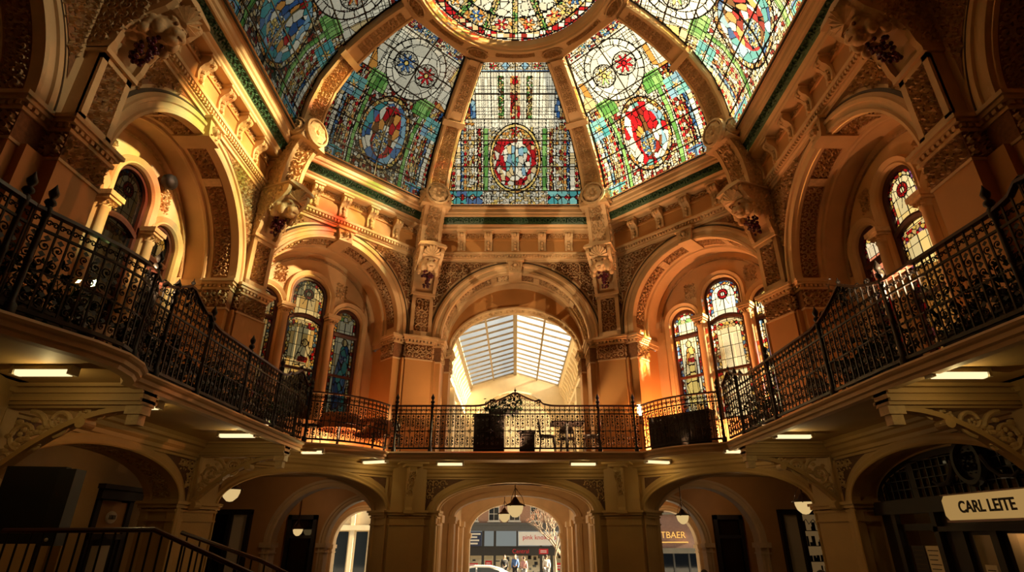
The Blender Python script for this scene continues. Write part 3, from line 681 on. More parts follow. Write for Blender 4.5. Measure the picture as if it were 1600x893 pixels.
# ------------------------------------------------------------------ entablature ring above the arches (d relative to the wall plane)
def entablature(k):
    P = oct_frame(k); H = hw(k % 2); e = math.tan(rad(22.5)); f0 = lambda d: -(H + d * e); f1 = lambda d: (H + d * e)
    nm = {0: 'north', 1: 'northeast', -1: 'northwest', 2: 'east', -2: 'west', 3: 'southeast', -3: 'southwest', 4: 'south'}[k]
    wh = {0: 'above the far central arch', 1: 'above the right diagonal arch', -1: 'above the left diagonal arch', 2: 'above the right side arch', -2: 'above the left side arch', 3: 'over the right end', -3: 'over the left end', 4: 'over the viewer'}[k]
    E = struct('trim_entablature_' + nm, 'bracketed cream cornice with green marble band ' + wh, 'cornice', tuple(P(0, 0, 9.5)[0] if np.ndim(P(0, 0, 9.5)) > 1 else P(0, 0, 9.5)))
    s = MB(P); hsweep(s, f0, f1, [(.1, 9.53), (-.05, 9.53), (-.06, 9.58), (-.10, 9.60), (-.10, 9.64), (-.13, 9.64), (-.13, 9.71), (-.19, 9.72), (-.20, 9.78), (-.12, 9.80)])
    dentils(s, f0(-.13), f1(-.13), -.13, .045, 9.645, 9.705, .085); s.build('dentil_course', 'stone', E)
    f = MB(P); hsweep(f, f0, f1, [(-.11, 9.79), (-.11, 10.20), (-.14, 10.21), (-.14, 10.26), (-.11, 10.27), (-.11, 10.50)]); f.build('frieze', 'tan', E)
    fr = MB(P); w = f1(-.11)
    foliage(fr, lambda x, y, h: st(x, -.112 - h, y), -w, w, 10.27, 10.43, .15, .03, seed=k + 40); fr.build('frieze_carving', 'relief', E)
    c = MB(P); hsweep(c, f0, f1, [(-.11, 10.44), (-.34, 10.44), (-.37, 10.47), (-.37, 10.53), (-.41, 10.56), (-.43, 10.585)]); c.build('cornice_lip', 'stone', E)
    g = MB(P); hsweep(g, f0, f1, [(-.42, 10.585), (-.44, 10.62), (-.55, 10.765)]); g.build('marble_band', 'green', E)
    if abs(k) <= 2:
        gf = MB(P); L = math.hypot(.11, .145); nx, nz = -.145 / L * -1, -.11 / L
        def fn(x, y, h): return st(x, -.442 - .11 * y / L * 1. - h * .8, 10.622 + .145 * y / L - h * .6)
        foliage(gf, fn, -f1(-.5) + .02, f1(-.5) - .02, .01, L - .01, .16, .03, seed=k + 60); gf.build('band_leaves', 'greenrelief', E)
    l = MB(P); hsweep(l, f0, f1, [(-.54, 10.765), (-.60, 10.77), (-.62, 10.80), (-.62, 10.84), (-.655, 10.87), (-.655, 10.97), (-.70, 11.0), (-.70, 11.03), (-.9 + .1, 11.05)]); l.build('ledge', 'stone', E)
    if abs(k) <= 2:
        nb = 7 if k % 2 == 0 else 6
        for i in range(nb):
            u = (i - (nb - 1) / 2) * (2 * (w - .28) / (nb - 1) if k % 2 == 0 else 2 * (w - .25) / (nb - 1))
            b = MB(P)
            for o in (-.115, .05):   # two scroll cheeks with a groove between
                prof = [(-.11, 9.86), (-.15, 9.84), (-.175, 9.87), (-.165, 9.93), (-.15, 10.02), (-.165, 10.12), (-.22, 10.20), (-.30, 10.25), (-.335, 10.31), (-.32, 10.37), (-.30, 10.40), (-.11, 10.40)]
                b.prism(prof, lambda d, z: (u + o, d, z), lambda d, z: (u + o + .065, d, z))
            b.prism([(-.11, 9.88), (-.14, 9.88), (-.13, 10.02), (-.15, 10.14), (-.27, 10.25), (-.29, 10.37), (-.11, 10.37)], lambda d, z: (u - .05, d, z), lambda d, z: (u + .05, d, z))
            b.box(u - .15, u + .15, -.35, -.11, 10.395, 10.44)
            for zz, dd in ((9.90, -.18), (10.0, -.16), (10.1, -.17)): b.sphere((u, dd, zz), .05, 6, 4)
            b.sphere((u, -.30, 10.31), .06, 6, 4)
            b.build('cornice_bracket', 'stone', E)
    return E

# ------------------------------------------------------------------ corner piers with carved heads
def scallop(mb, c, R, n=9, fn=None):
    """fan shell: ribs radiating from c=(x,z) in a plane, domed"""
    rows = []
    for i in range(2 * n + 1):
        a = pi * i / (2 * n); rr = R * (1 if i % 2 else .9); h = .05 if i % 2 else .0
        rows.append([fn(c[0] + q * rr * math.cos(a), c[1] + q * rr * math.sin(a), h * q + .08 * (1 - q)) for q in (.05, .35, .7, 1.)])
    mb.grid(rows)
def corner_pier(j):
    P = corner_frame(j); side = 'right' if j > 0 else 'left'
    txt = {1: 'flanking the far central arch on the ' + side, 2: 'second from the far arch on the ' + side, 3: 'nearest the viewer on the ' + side}[abs(j)]
    base = P(0, .1, 0); base = tuple(base[0] if np.ndim(base) > 1 else base)
    T = thing('corner_pier', 'tall carved corner pier with lion head bracket, ' + txt, 'pier', base, group='carved corner piers')
    w = .36
    PU = P; PL = corner_frame(j, True); sg = 1 if j > 0 else -1; du, dd = (sg * .22, .12) if abs(j) == 2 else (0, 0)
    P = lambda u, d, z: PL(np.asarray(u, float) + du, np.asarray(d, float) + dd, z)
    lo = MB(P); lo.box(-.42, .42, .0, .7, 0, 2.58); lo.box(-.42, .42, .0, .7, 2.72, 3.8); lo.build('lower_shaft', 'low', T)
    im = MB(P)
    for z0, z1, o in ((2.56, 2.60, .02), (2.62, 2.68, .05), (2.68, 2.73, .08), (2.40, 2.43, .02)): im.box(-.42 - o, .42 + o, -o, .7, z0, z1)
    im.build('lower_impost', 'low', T); P = PU
    sh = MB(P); sh.box(-w, w, 0, .7, ZG - .1, 6.5); sh.box(-w - .05, w + .05, -.05, .7, ZG - .1, ZG + .3); sh.box(-w - .03, w + .03, -.03, .7, ZG + .3, ZG + .36); sh.build('painted_shaft', 'tan', T)
    mb = (MB(P), MB(P), MB(P)); pillar_cap(mb, -w, w, 0, .7)
    c = mb[0].build('capital', 'stone', T); mb[1].build('capital_foliage', 'relief', c); mb[2].build('capital_frieze', 'ground', c)
    # panelled strip above the capital
    ps = MB(P); ps.box(-.30, .30, .06, .7, ZCAP, 8.40); ps.box(-.30, .30, .02, .1, 7.17, 7.30); ps.box(-.30, .30, .02, .1, 8.27, 8.40)
    for s_ in (-1, 1): a, b = sorted((s_ * .20, s_ * .30)); ps.box(a, b, .02, .1, 7.17, 8.40)
    ps.box(-.34, .34, -.03, .4, 8.36, 8.44); so = ps.build('panel_strip', 'stone', T)
    g = MB(P); g.quad((-.2, .052, 7.3), (.2, .052, 7.3), (.2, .052, 8.27), (-.2, .052, 8.27)); g.build('panel_ground', 'ground', so)
    f = MB(P); foliage(f, lambda x, y, h: st(x, .05 - h, y), -.19, .19, 7.31, 8.26, .19, .055, seed=abs(j)); f.build('panel_foliage', 'relief', so)
    # console: side cheeks curving out, lion head, shell hood
    prof = [(.5, 8.42), (-.02, 8.42), (-.08, 8.55), (-.12, 8.75), (-.22, 8.95), (-.42, 9.13), (-.62, 9.25), (-.74, 9.40), (-.76, 9.52), (-.70, 9.60), (.5, 9.60)]
    co = MB(P); co.prism([(d + (.10 if d < .4 else 0), z) for d, z in prof], lambda d, z: (-.26, d, z), lambda d, z: (.26, d, z))
    for s_ in (-1, 1): co.prism(prof, lambda d, z: (s_ * .34, d, z), lambda d, z: (s_ * .25, d, z))
    co.prism([(-.40, 0), (-.36, .06), (0, .13), (.36, .06), (.40, 0)], lambda x, z: (x, -.84, 9.56 + z), lambda x, z: (x, .3, 9.56 + z))
    for s_ in (-1, 1): co.lathe([(.0, -.06), (.085, -.05), (.085, .05), (0, .06)], (s_ * .30, -.68, 9.47), 12, 'x')
    cs = co.build('console', 'stone', T)
    cf = MB(P)
    for s_ in (-1, 1): foliage(cf, lambda x, y, h: st(s_ * (.342 + h), x, y), -.6, .45, 8.5, 9.55, .2, .03, inside=lambda x, y: y > 8.6 + max(0, -x) * 1.3 and y < 9.5, seed=7)
    cf.build('console_foliage', 'relief', cs)
    hd = MB(P); S = lambda c, r, sc=(1, 1, 1): hd.add(*sph(c, r, 12, 9, sc))
    zc, dc = 9.12, -.48
    S((0, dc + .02, zc + .04), .235, (.95, .9, 1.05)); S((0, dc - .16, zc - .08), .13, (1.0, 1.05, .8)); S((0, dc - .20, zc - .02), .055, (1.1, 1.3, .7))
    S((0, dc - .12, zc - .20), .11, (.9, .9, .6)); S((-.07, dc - .20, zc - .11), .075); S((.07, dc - .20, zc - .11), .075)
    for s_ in (-1, 1):
        S((s_ * .10, dc - .15, zc + .10), .075, (1.3, .8, .5)); S((s_ * .19, dc + .04, zc + .20), .075, (.8, .6, 1.1)); S((s_ * .19, dc - .02, zc - .10), .11, (.7, .8, 1.3))
        for q in range(4): S((s_ * (.23 + .02 * (q % 2)), dc + .05 + .03 * q, zc + .12 - .11 * q), .085, (.8, .9, 1.0))
    h = hd.build('lion_head', 'relief', T, True); rm = h.modifiers.new('remesh', 'REMESH'); rm.mode = 'VOXEL'; rm.voxel_size = .022; rm.use_smooth_shade = True
    ey = MB(P)
    for s_ in (-1, 1): ey.add(*sph((s_ * .095, dc - .19, zc + .045), .032, 8, 6))
    for s_ in (-1, 1): ey.add(*sph((s_ * .035, dc - .265, zc - .03), .018, 6, 4))
    ey.add(*sph((0, dc - .235, zc - .165), .05, 8, 4, (1.3, .6, .22))); ey.build('lion_eyes', 'ground', h)
    sc = MB(P); scallop(sc, (0, 9.26), .27, 9, lambda x, z, hh: (x, -.66 - .22 * (z - 9.26) / .3 - hh, z)); sc.build('shell_hood', 'relief', T)
    gr = MB(P); rn = random.Random(abs(j) * 5)
    for q in range(46):
        zz = rn.uniform(0, 1); rr = .19 * (1 - .55 * zz); a = rn.uniform(0, 2 * pi); gr.sphere((rr * math.cos(a) * rn.random() ** .4, -.17 - .16 * (1 - zz) + .11 * math.sin(a) - .02, 8.92 - .40 * zz), rn.uniform(.03, .045), 7, 5)
    gr.build('grape_cluster', 'grape', T, True)
    # strip leaning out above the head, up to the dome
    bend = [(-.42, 9.62), (-.44, 9.95), (-.50, 10.30), (-.62, 10.62), (-.80, 10.88)]
    us = MB(P); rows = []
    for d, z in bend: rows.append([(-.30, .5, z), (-.30, d, z), (-.20, d, z), (-.20, d + .03, z), (.20, d + .03, z), (.20, d, z), (.30, d, z), (.30, .5, z)])
    us.grid(rows); uo = us.build('upper_strip', 'stone', T)
    zz = np.array([b[1] for b in bend]); dd = np.array([b[0] for b in bend])
    uf = MB(P); foliage(uf, lambda x, y, h: st(x, np.interp(y, zz, dd) + .028 - h, y), -.19, .19, 9.66, 10.86, .19, .05, seed=abs(j) + 3)
    for s_ in (-1, 1): foliage(uf, lambda x, y, h: st(s_ * (.302 + h), x + np.interp(y, zz, dd), y), .06, .42, 9.66, 10.86, .2, .035, seed=abs(j) + 5)
    uf.build('strip_foliage', 'relief', uo)
    # three lobed rosette block
    rb = MB(P); rb.prism([(-.42, 0), (.42, 0), (.36, .14), (-.36, .14)], lambda x, z: (x, -.90, 10.86 + z), lambda x, z: (x, .2, 10.86 + z))
    rb.box(-.36, .36, -.80, .1, 10.98, 11.25); ro = rb.build('rosette_block', 'stone', T)
    def rosette(c, ax, R):
        N = Vector(ax).normalized(); Tn = Vector((N.y, -N.x, 0)); m = MB(P); pts = []
        def q(x, y, h): return tuple(Vector(c) + Tn * x + Vector((0, 0, 1)) * y + N * h)
        n = 24
        for rr0, h0, rr1, h1 in ((R, 0, R, .10), (R, .10, R * .86, .12), (R * .86, .12, R * .82, .07), (R * .82, .03, R * .80, .03)):
            m.grid([[q(rr0 * math.cos(2 * pi * i / n), rr0 * math.sin(2 * pi * i / n), h0) for i in range(n)], [q(rr1 * math.cos(2 * pi * i / n), rr1 * math.sin(2 * pi * i / n), h1) for i in range(n)]], True)
        for i in range(8):
            a = 2 * pi * i / 8; ca, sa = math.cos(a), math.sin(a); t = .16 * R / .25
            m.add([q(.08 * R * ca, .08 * R * sa, .075), q(.5 * R * ca - t * sa, .5 * R * sa + t * ca, .09), q(.8 * R * ca, .8 * R * sa, .085), q(.5 * R * ca + t * sa, .5 * R * sa - t * ca, .09), q(.45 * R * ca, .45 * R * sa, .16)], [(0, 1, 4), (1, 2, 4), (2, 3, 4), (3, 0, 4)])
        m.add(*sph(q(0, 0, .1), R * .17, 8, 5)); bk = MB(P); bk.add([q(R * .83 * math.cos(2 * pi * i / n), R * .83 * math.sin(2 * pi * i / n), .035) for i in range(n)], [tuple(range(n))]); o = m.build('rosette', 'relief', T); bk.build('rosette_recess_shade', 'ground', o)  # disc recess of the same cream, coloured brown to stand for its shade
    rosette((0, -.90, 11.19), (0, -1, -.12), .36)
    rosette((-.36, -.66, 11.17), (-1, -.5, 0), .24); rosette((.36, -.66, 11.17), (1, -.5, 0), .24)
    return T

# ------------------------------------------------------------------ dome
DPROF = [(5.30, 11.02), (5.26, 11.5), (5.16, 12.0), (4.90, 12.65), (4.40, 13.25), (3.75, 13.72), (3.20, 14.0), (2.70, 14.19)]
_dr = np.array([p[0] for p in DPROF]); _dz = np.array([p[1] for p in DPROF]); _dl = np.concatenate([[0], np.cumsum(np.hypot(np.diff(_dr), np.diff(_dz)))])
DLEN = _dl[-1]
def dprof(s): return np.interp(s, _dl, _dr), np.interp(s, _dl, _dz)
def dhalf(s):
    r, z = dprof(s); f = np.asarray(s) / DLEN
    return r * (.454 * (1 - f) + .414 * f)
def dome_corner(j, s):
    """corner of the dome octagon, j=1..4 (right) or negative (left)"""
    r, z = dprof(s); h = dhalf(s); x, y = {1: (h, r), 2: (r, h), 3: (r, -h), 4: (h, -r)}[abs(j)]
    return Vector((float(x) * (1 if j > 0 else -1), float(y), float(z)))
def dome_panel(k, variant, nx, ny, label, ceil=None):
    ph = k * pi / 4; N = np.array((math.sin(ph), math.cos(ph))); T = np.array((math.cos(ph), -math.sin(ph)))
    g = ceil if ceil is not None else thing('stained_glass_panel', label, 'stained glass', (float(N[0] * 5.3), float(N[1] * 5.3), 11.0), group='stained glass panels of the dome')
    S = np.linspace(0, DLEN, ny + 1); r, z = dprof(S); h = dhalf(S)
    if k % 2: r, h = (r + h) / math.sqrt(2), (r - h) / math.sqrt(2)
    F = np.linspace(-1, 1, nx + 1); U = h[:, None] * F[None, :]; R_ = np.repeat(r[:, None], nx + 1, 1); Z = np.repeat(z[:, None], nx + 1, 1)
    pos = np.stack([N[0] * R_ + T[0] * U, N[1] * R_ + T[1] * U, Z], -1)
    cx = (U[:-1, :-1] + U[1:, 1:]) / 2; cs = np.repeat(((S[:-1] + S[1:]) / 2)[:, None], nx, 1)
    W0 = float(h[0]) * .80
    col = paint_dome(cx, cs, DLEN, W0, variant, 100 + k, (h[:-1] + h[1:])[:, None] / 2 - (.34 - .10 * cs / DLEN) * .93) if variant else np.full(cx.shape + (3,), .02)
    glass_mesh('leaded_glass' if variant else 'near_blackout_glazing', pos, col, None, 'dome', g)
    bar = MB()
    def pt(f, s, o):
        rr, zz = dprof(s); hh = dhalf(s)
        if k % 2: rr, hh = (rr + hh) / math.sqrt(2), (rr - hh) / math.sqrt(2)
        return (float(N[0] * (rr - o) + T[0] * hh * f), float(N[1] * (rr - o) + T[1] * hh * f), float(zz) - o * .3)
    for t in (0.004, .115, .285, .46, .60, .76, .905, .995): bar.tube([pt(f, t * DLEN, .02) for f in np.linspace(-1, 1, 9)], .019, 5)
    for f in (-.97, -.86, 0, .86, .97): bar.tube([pt(f, s, .02) for s in np.linspace(0, DLEN, 25)], .019 if abs(f) < .9 else .05, 5)
    if variant: bar.build('glazing_bars', 'lead', g)
    return g
def dome_ceiling():
    C = struct('ceiling', 'carved cream ribs and round crown frame of the stained glass dome', 'dome', (0, 0, 11))
    for j in (1, -1, 2, -2, 3, -3, 4, -4):
        b = rad(BIS[abs(j)]); sg = 1 if j > 0 else -1; E = Vector((sg * math.sin(b), math.cos(b), 0)); Tn = Vector((E.y, -E.x, 0))
        ss = np.linspace(0, DLEN, 29); rows = []; frm = []
        for s in ss:
            p = dome_corner(j, s); q = dome_corner(j, min(s + .05, DLEN)) - dome_corner(j, max(s - .05, 0)); q.normalize()
            n = Tn.cross(q); n.normalize()
            if n.dot(E) > 0: n = -n
            w = .34 - .10 * s / DLEN; frm.append((p, n, w)); pr = [(-w, -.05), (-w, .20), (-w + .03, .26), (-w + .09, .27), (-w + .11, .23), (w - .11, .23), (w - .09, .27), (w - .03, .26), (w, .20), (w, -.05)]
            rows.append([tuple(p + Tn * x + n * h) for x, h in pr])
        m = MB(); m.grid(rows)
        for s in (.60 * DLEN,):
            i = int(s / DLEN * 28); p, n, w = frm[i]; p2 = frm[i + 1][0]
            for a in (0, 1):
                pp, nn, ww = frm[i + a]
            m.grid([[tuple(frm[i + a][0] + Tn * x + frm[i + a][1] * h) for x, h in ((-frm[i][2] - .04, 0), (-frm[i][2] - .04, .31), (frm[i][2] + .04, .31), (frm[i][2] + .04, 0))] for a in (0, 1)])
            m.add([tuple(frm[i + a][0] + Tn * x + frm[i + a][1] * h) for a in (0,) for x, h in ((-w - .04, 0), (-w - .04, .31), (w + .04, .31), (w + .04, 0))], [(0, 1, 2, 3)])
            m.add([tuple(frm[i + 1][0] + Tn * x + frm[i + 1][1] * h) for x, h in ((-w - .04, 0), (-w - .04, .31), (w + .04, .31), (w + .04, 0))], [(0, 1, 2, 3)])
        rib = m.build('dome_rib', 'stone', C)
        if abs(j) < 4:
            px = np.array([[*f[0]] for f in frm]); pn = np.array([[*f[1]] for f in frm]); tn = np.array(Tn)
            def fn(x, y, h):
                P0 = np.stack([np.interp(y, ss, px[:, c]) for c in range(3)], -1); N0 = np.stack([np.interp(y, ss, pn[:, c]) for c in range(3)], -1)
                wv = np.interp(y, ss, [f[2] - .12 for f in frm])
                return P0 + tn[None, :] * (x * wv)[:, None] + N0 * (.232 + h)[:, None]
            f = MB(); 
            for a, b_ in ((.15, .58), (.66, .97)):
                n = int((b_ - a) * DLEN / .19)
                for q in range(n):
                    y0 = (a + (b_ - a) * q / n) * DLEN; y1 = (a + (b_ - a) * (q + 1) / n) * DLEN
                    def f1(x, y, h, y0=y0, y1=y1): return fn((x - .5) * 2, y0 + (y1 - y0) * y, h)
                    foliage(f, f1, 0, 1, 0, 1, .5, .03, seed=q)
            f.build('rib_foliage', 'relief', rib)
    # crown frame between the octagon and the round light
    R0 = 2.25; n = 96; rows = []
    def octr(a, ap):
        a = (a + pi / 8) % (pi / 4) - pi / 8; return ap / math.cos(a)
    for i in range(n):
        a = 2 * pi * i / n; ca, sa = math.cos(a), math.sin(a); ro = octr(a, 2.77); rm = .6 * octr(a, 2.58) + .4 * 2.62
        rows.append([(ro * ca, ro * sa, 14.16), (ro * ca, ro * sa, 14.06), ((ro - .05) * ca, (ro - .05) * sa, 14.02), (rm * ca, rm * sa, 14.08), (rm * ca, rm * sa, 14.05), ((R0 + .22) * ca, (R0 + .22) * sa, 14.05), ((R0 + .19) * ca, (R0 + .19) * sa, 14.02), ((R0 + .13) * ca, (R0 + .13) * sa, 14.02), ((R0 + .11) * ca, (R0 + .11) * sa, 14.07), ((R0 + .07) * ca, (R0 + .07) * sa, 14.08), ((R0 + .03) * ca, (R0 + .03) * sa, 14.14), (R0 * ca, R0 * sa, 14.3)])
    m = MB(); rows.append(rows[0]); m.grid(rows); cf = m.build('crown_frame', 'stone', C)
    f = MB()
    for i in range(8):
        a = pi / 8 + i * pi / 4 + pi / 2
        if math.sin(a) < -.5: continue
        def fc(x, y, h, a=a): 
            r = 2.60 + y; b = a + x / 2.7; return st(r * np.cos(b), r * np.sin(b), 14.045 - h)
        foliage(f, fc, -.26, .26, -.09, .16, .13, .05, seed=i)
        arcs = [(fc(np.array([.3 * math.cos(t)]), np.array([.03 + .14 * math.sin(t)]), np.array([.03]))[0]) for t in np.linspace(0, 2 * pi, 20)]; f.tube(arcs, .02, 4)
        def fd(x, y, h, a=a): 
            r = 2.53 + y; b = a + pi / 8 + x / 2.6; return st(r * np.cos(b), r * np.sin(b), 14.048 - h)
        foliage(f, fd, -.55, .55, -.06, .07, .065, .03, seed=i + 9)
    f.build('crown_carving', 'relief', cf)
    N = 170; ax = np.linspace(-R0, R0, N + 1); X, Y = np.meshgrid(ax, ax); pos = np.stack([X, Y, 14.30 + .12 * (1 - (X ** 2 + Y ** 2) / R0 ** 2)], -1); cx = (X[:-1, :-1] + X[1:, 1:]) / 2; cy = (Y[:-1, :-1] + Y[1:, 1:]) / 2
    g = thing('crown_light', 'round stained glass light at the crown of the dome', 'stained glass', (0, 0, 14.3))
    glass_mesh('leaded_glass', pos, paint_disc(cx, cy, R0, 5), np.hypot(cx, cy) < R0, 'dome', g)
    return C
# ------------------------------------------------------------------ gallery slab and lower level
def arc3(a, b, bulge, n=12):
    """points from a to b bowed by bulge to the left of a->b"""
    ax, ay = a; bx, by = b; nx, ny = -(by - ay), bx - ax; L = math.hypot(nx, ny); nx /= L; ny /= L
    return [(ax + (bx - ax) * t + nx * bulge * 4 * t * (1 - t), ay + (by - ay) * t + ny * bulge * 4 * t * (1 - t)) for t in [i / n for i in range(n + 1)]]
J1R, J1L, J2R, J2L = (2.89, 4.32), (-2.89, 4.32), (4.32, 2.92), (-4.32, 2.92)
SEG = {}
SEG['far'] = [J1L, J1R]
SEG['bowr'] = arc3(J1R, J2R, -.26); SEG['bowl'] = list(reversed(arc3(J1L, J2L, .26)))
SEG['right'] = [J2R, (4.35, -2.4), (4.45, -4.2), (4.5, -6.6)]
SEG['left'] = [(-4.35, -2.4), J2L]
SEG['nearbow'] = [(-4.39, -4.30), (-4.27, -3.95), (-4.12, -3.5), (-4.07, -3.1), (-4.14, -2.75), (-4.25, -2.52), (-4.35, -2.4)]
SEG['nearleft'] = [(-4.5, -6.6), (-4.39, -4.30)]
HOLE = SEG['far'] + SEG['bowr'][1:] + SEG['right'][1:] + [(4.5, -9.4), (-4.5, -9.4)] + SEG['nearleft'] + SEG['nearbow'][1:] + SEG['left'][1:] + SEG['bowl'][1:-1]
def offset_path(path, d):
    """offset an open path to its left by d (mitred)"""
    P = [Vector(p) for p in path]; out = []
    for i, p in enumerate(P):
        t0 = (p - P[i - 1]).normalized() if i > 0 else None; t1 = (P[i + 1] - p).normalized() if i < len(P) - 1 else None
        if t0 is None: t0 = t1
        if t1 is None: t1 = t0
        n0 = Vector((-t0.y, t0.x)); n1 = Vector((-t1.y, t1.x)); n = (n0 + n1); n.normalize(); k = d / max(.4, n.dot(n0)); out.append((p.x + n.x * k, p.y + n.y * k))
    return out
def slab():
    G = struct('gallery_floor', 'cream gallery floor slab with moulded edge running round the hall', 'gallery', (0, 0, ZG))
    outer = [(-14, -13.5), (14, -13.5), (14, 16.9), (-14, 16.9)]
    m = MB()
    m.poly(outer, [HOLE], lambda x, y: (x, y, ZG)); m.build('gallery_paving', 'floor', G)
    m = MB(); ins = HOLE
    loop = HOLE + [HOLE[0]]
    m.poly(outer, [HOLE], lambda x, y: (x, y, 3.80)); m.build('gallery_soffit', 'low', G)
    # moulded fascia: profile (offset into the hall, z)
    closed = HOLE[:]; n = len(closed); prof = [(0, ZG + .0), (.05, ZG), (.07, ZG - .03), (.05, ZG - .055), (.02, ZG - .07), (.015, ZG - .115), (-.02, ZG - .13), (-.03, ZG - .17), (-.14, ZG - .17), (-.16, ZG - .10)]
    big = [closed[-1]] + closed + [closed[0]]
    f = MB(); rows = []
    offs = {o: offset_path(big, -o)[1:-1] for o, z in prof}   # hall lies to the right of the path
    for i in range(n): rows.append([(offs[o][i][0], offs[o][i][1], z) for o, z in prof])
    rows.append(rows[0]); f.grid(rows); f.build('gallery_fascia', 'stone', G)
    return G
def soffit_cornices():
    C = struct('trim_soffit_cornice', 'ochre cornice where the lower walls meet the gallery soffit', 'cornice', (0, 6, 3.7))
    m = MB()
    for k in (0, 1, -1, 2, -2, 3, -3):
        P = face_frame(k); q = MB(P); H = hw(k); hsweep(q, -H, H, [(.0, 3.50), (-.04, 3.52), (-.04, 3.58), (-.09, 3.62), (-.11, 3.68), (-.16, 3.70), (-.16, 3.75), (-.22, 3.80)]); m.V += q.V; m.F += [tuple(i + m.n for i in f) for f in q.F]; m.n += q.n
    m.build('cornice_run', 'low', C)
def lower_bay(k):
    P0 = face_frame(k); H = hw(k); ax = abs(k); a = 1.92 if k % 2 == 0 or ax == 3 else 1.90; us = (.12 if k > 0 else -.12) if ax == 1 else 0
    P = lambda u, d, z: P0(np.asarray(u, float) + us, d, z)
    zs = 2.72; ry = .66 if k % 2 == 0 or ax == 3 else .72
    W = struct('trim_arcade_' + SIDE[k], 'ochre lower arcade bay with flat arch under the ' + WHERE[k], 'arcade', tuple(P(0, 0, 0)))
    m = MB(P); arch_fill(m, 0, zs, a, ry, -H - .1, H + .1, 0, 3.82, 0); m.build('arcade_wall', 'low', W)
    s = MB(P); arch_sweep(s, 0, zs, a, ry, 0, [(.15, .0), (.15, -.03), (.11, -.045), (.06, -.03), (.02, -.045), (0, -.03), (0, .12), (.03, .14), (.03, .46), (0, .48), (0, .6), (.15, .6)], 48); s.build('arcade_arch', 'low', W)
    g = MB(P); fo = MB(P); fr = MB(P)
    for s_ in (-1, 1):
        n = 18; top = []; bot = []; e0 = s_ * .62; e1 = s_ * (H - .50)
        for i in range(n + 1):
            u = e0 + (e1 - e0) * i / n; z = zs + (ry + .24) * math.sqrt(max(0, 1 - (u / (a + .24)) ** 2))
            top.append((u, -.006, 3.46)); bot.append((u, -.006, min(z, 3.455)))
        g.grid([bot, top]); lo, hi = sorted((e0, e1))
        foliage(fo, lambda x, y, h: st(x, -.008 - h, y), lo, hi, 2.95, 3.44, .16, .03, inside=lambda x, y: y > zs + (ry + .30) * math.sqrt(max(0, 1 - (x / (a + .3)) ** 2)) + .04, seed=k + 80)
        lo2 = sorted((s_ * (H - .50), s_ * (H - .44))); fr.box(lo2[0], lo2[1], -.03, 0, 2.9, 3.5)
    fr.box(-H + .45, H - .45, -.03, 0, 3.46, 3.50)
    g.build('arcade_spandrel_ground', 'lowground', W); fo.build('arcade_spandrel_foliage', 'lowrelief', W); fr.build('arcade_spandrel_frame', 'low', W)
    im = MB(P)
    for s_ in (-1, 1):
        x0, x1 = sorted((s_ * (a - .0), s_ * (H + .05)))
        for z0, z1, o in ((2.56, 2.60, .02), (2.62, 2.68, .05), (2.68, 2.73, .08), (2.40, 2.43, .02)): im.box(x0 - o, x1 + o, -o, .6 + o, z0, z1)
    im.build('arcade_impost', 'low', W)
    if k == -2:
        ri = MB(P); foliage(ri, arc_map(0, zs, a, ry, .03), .15, 3.9, .15, .45, .2, .03, seed=8); ri.build('arcade_soffit_foliage', 'lowrelief', W)
    return W
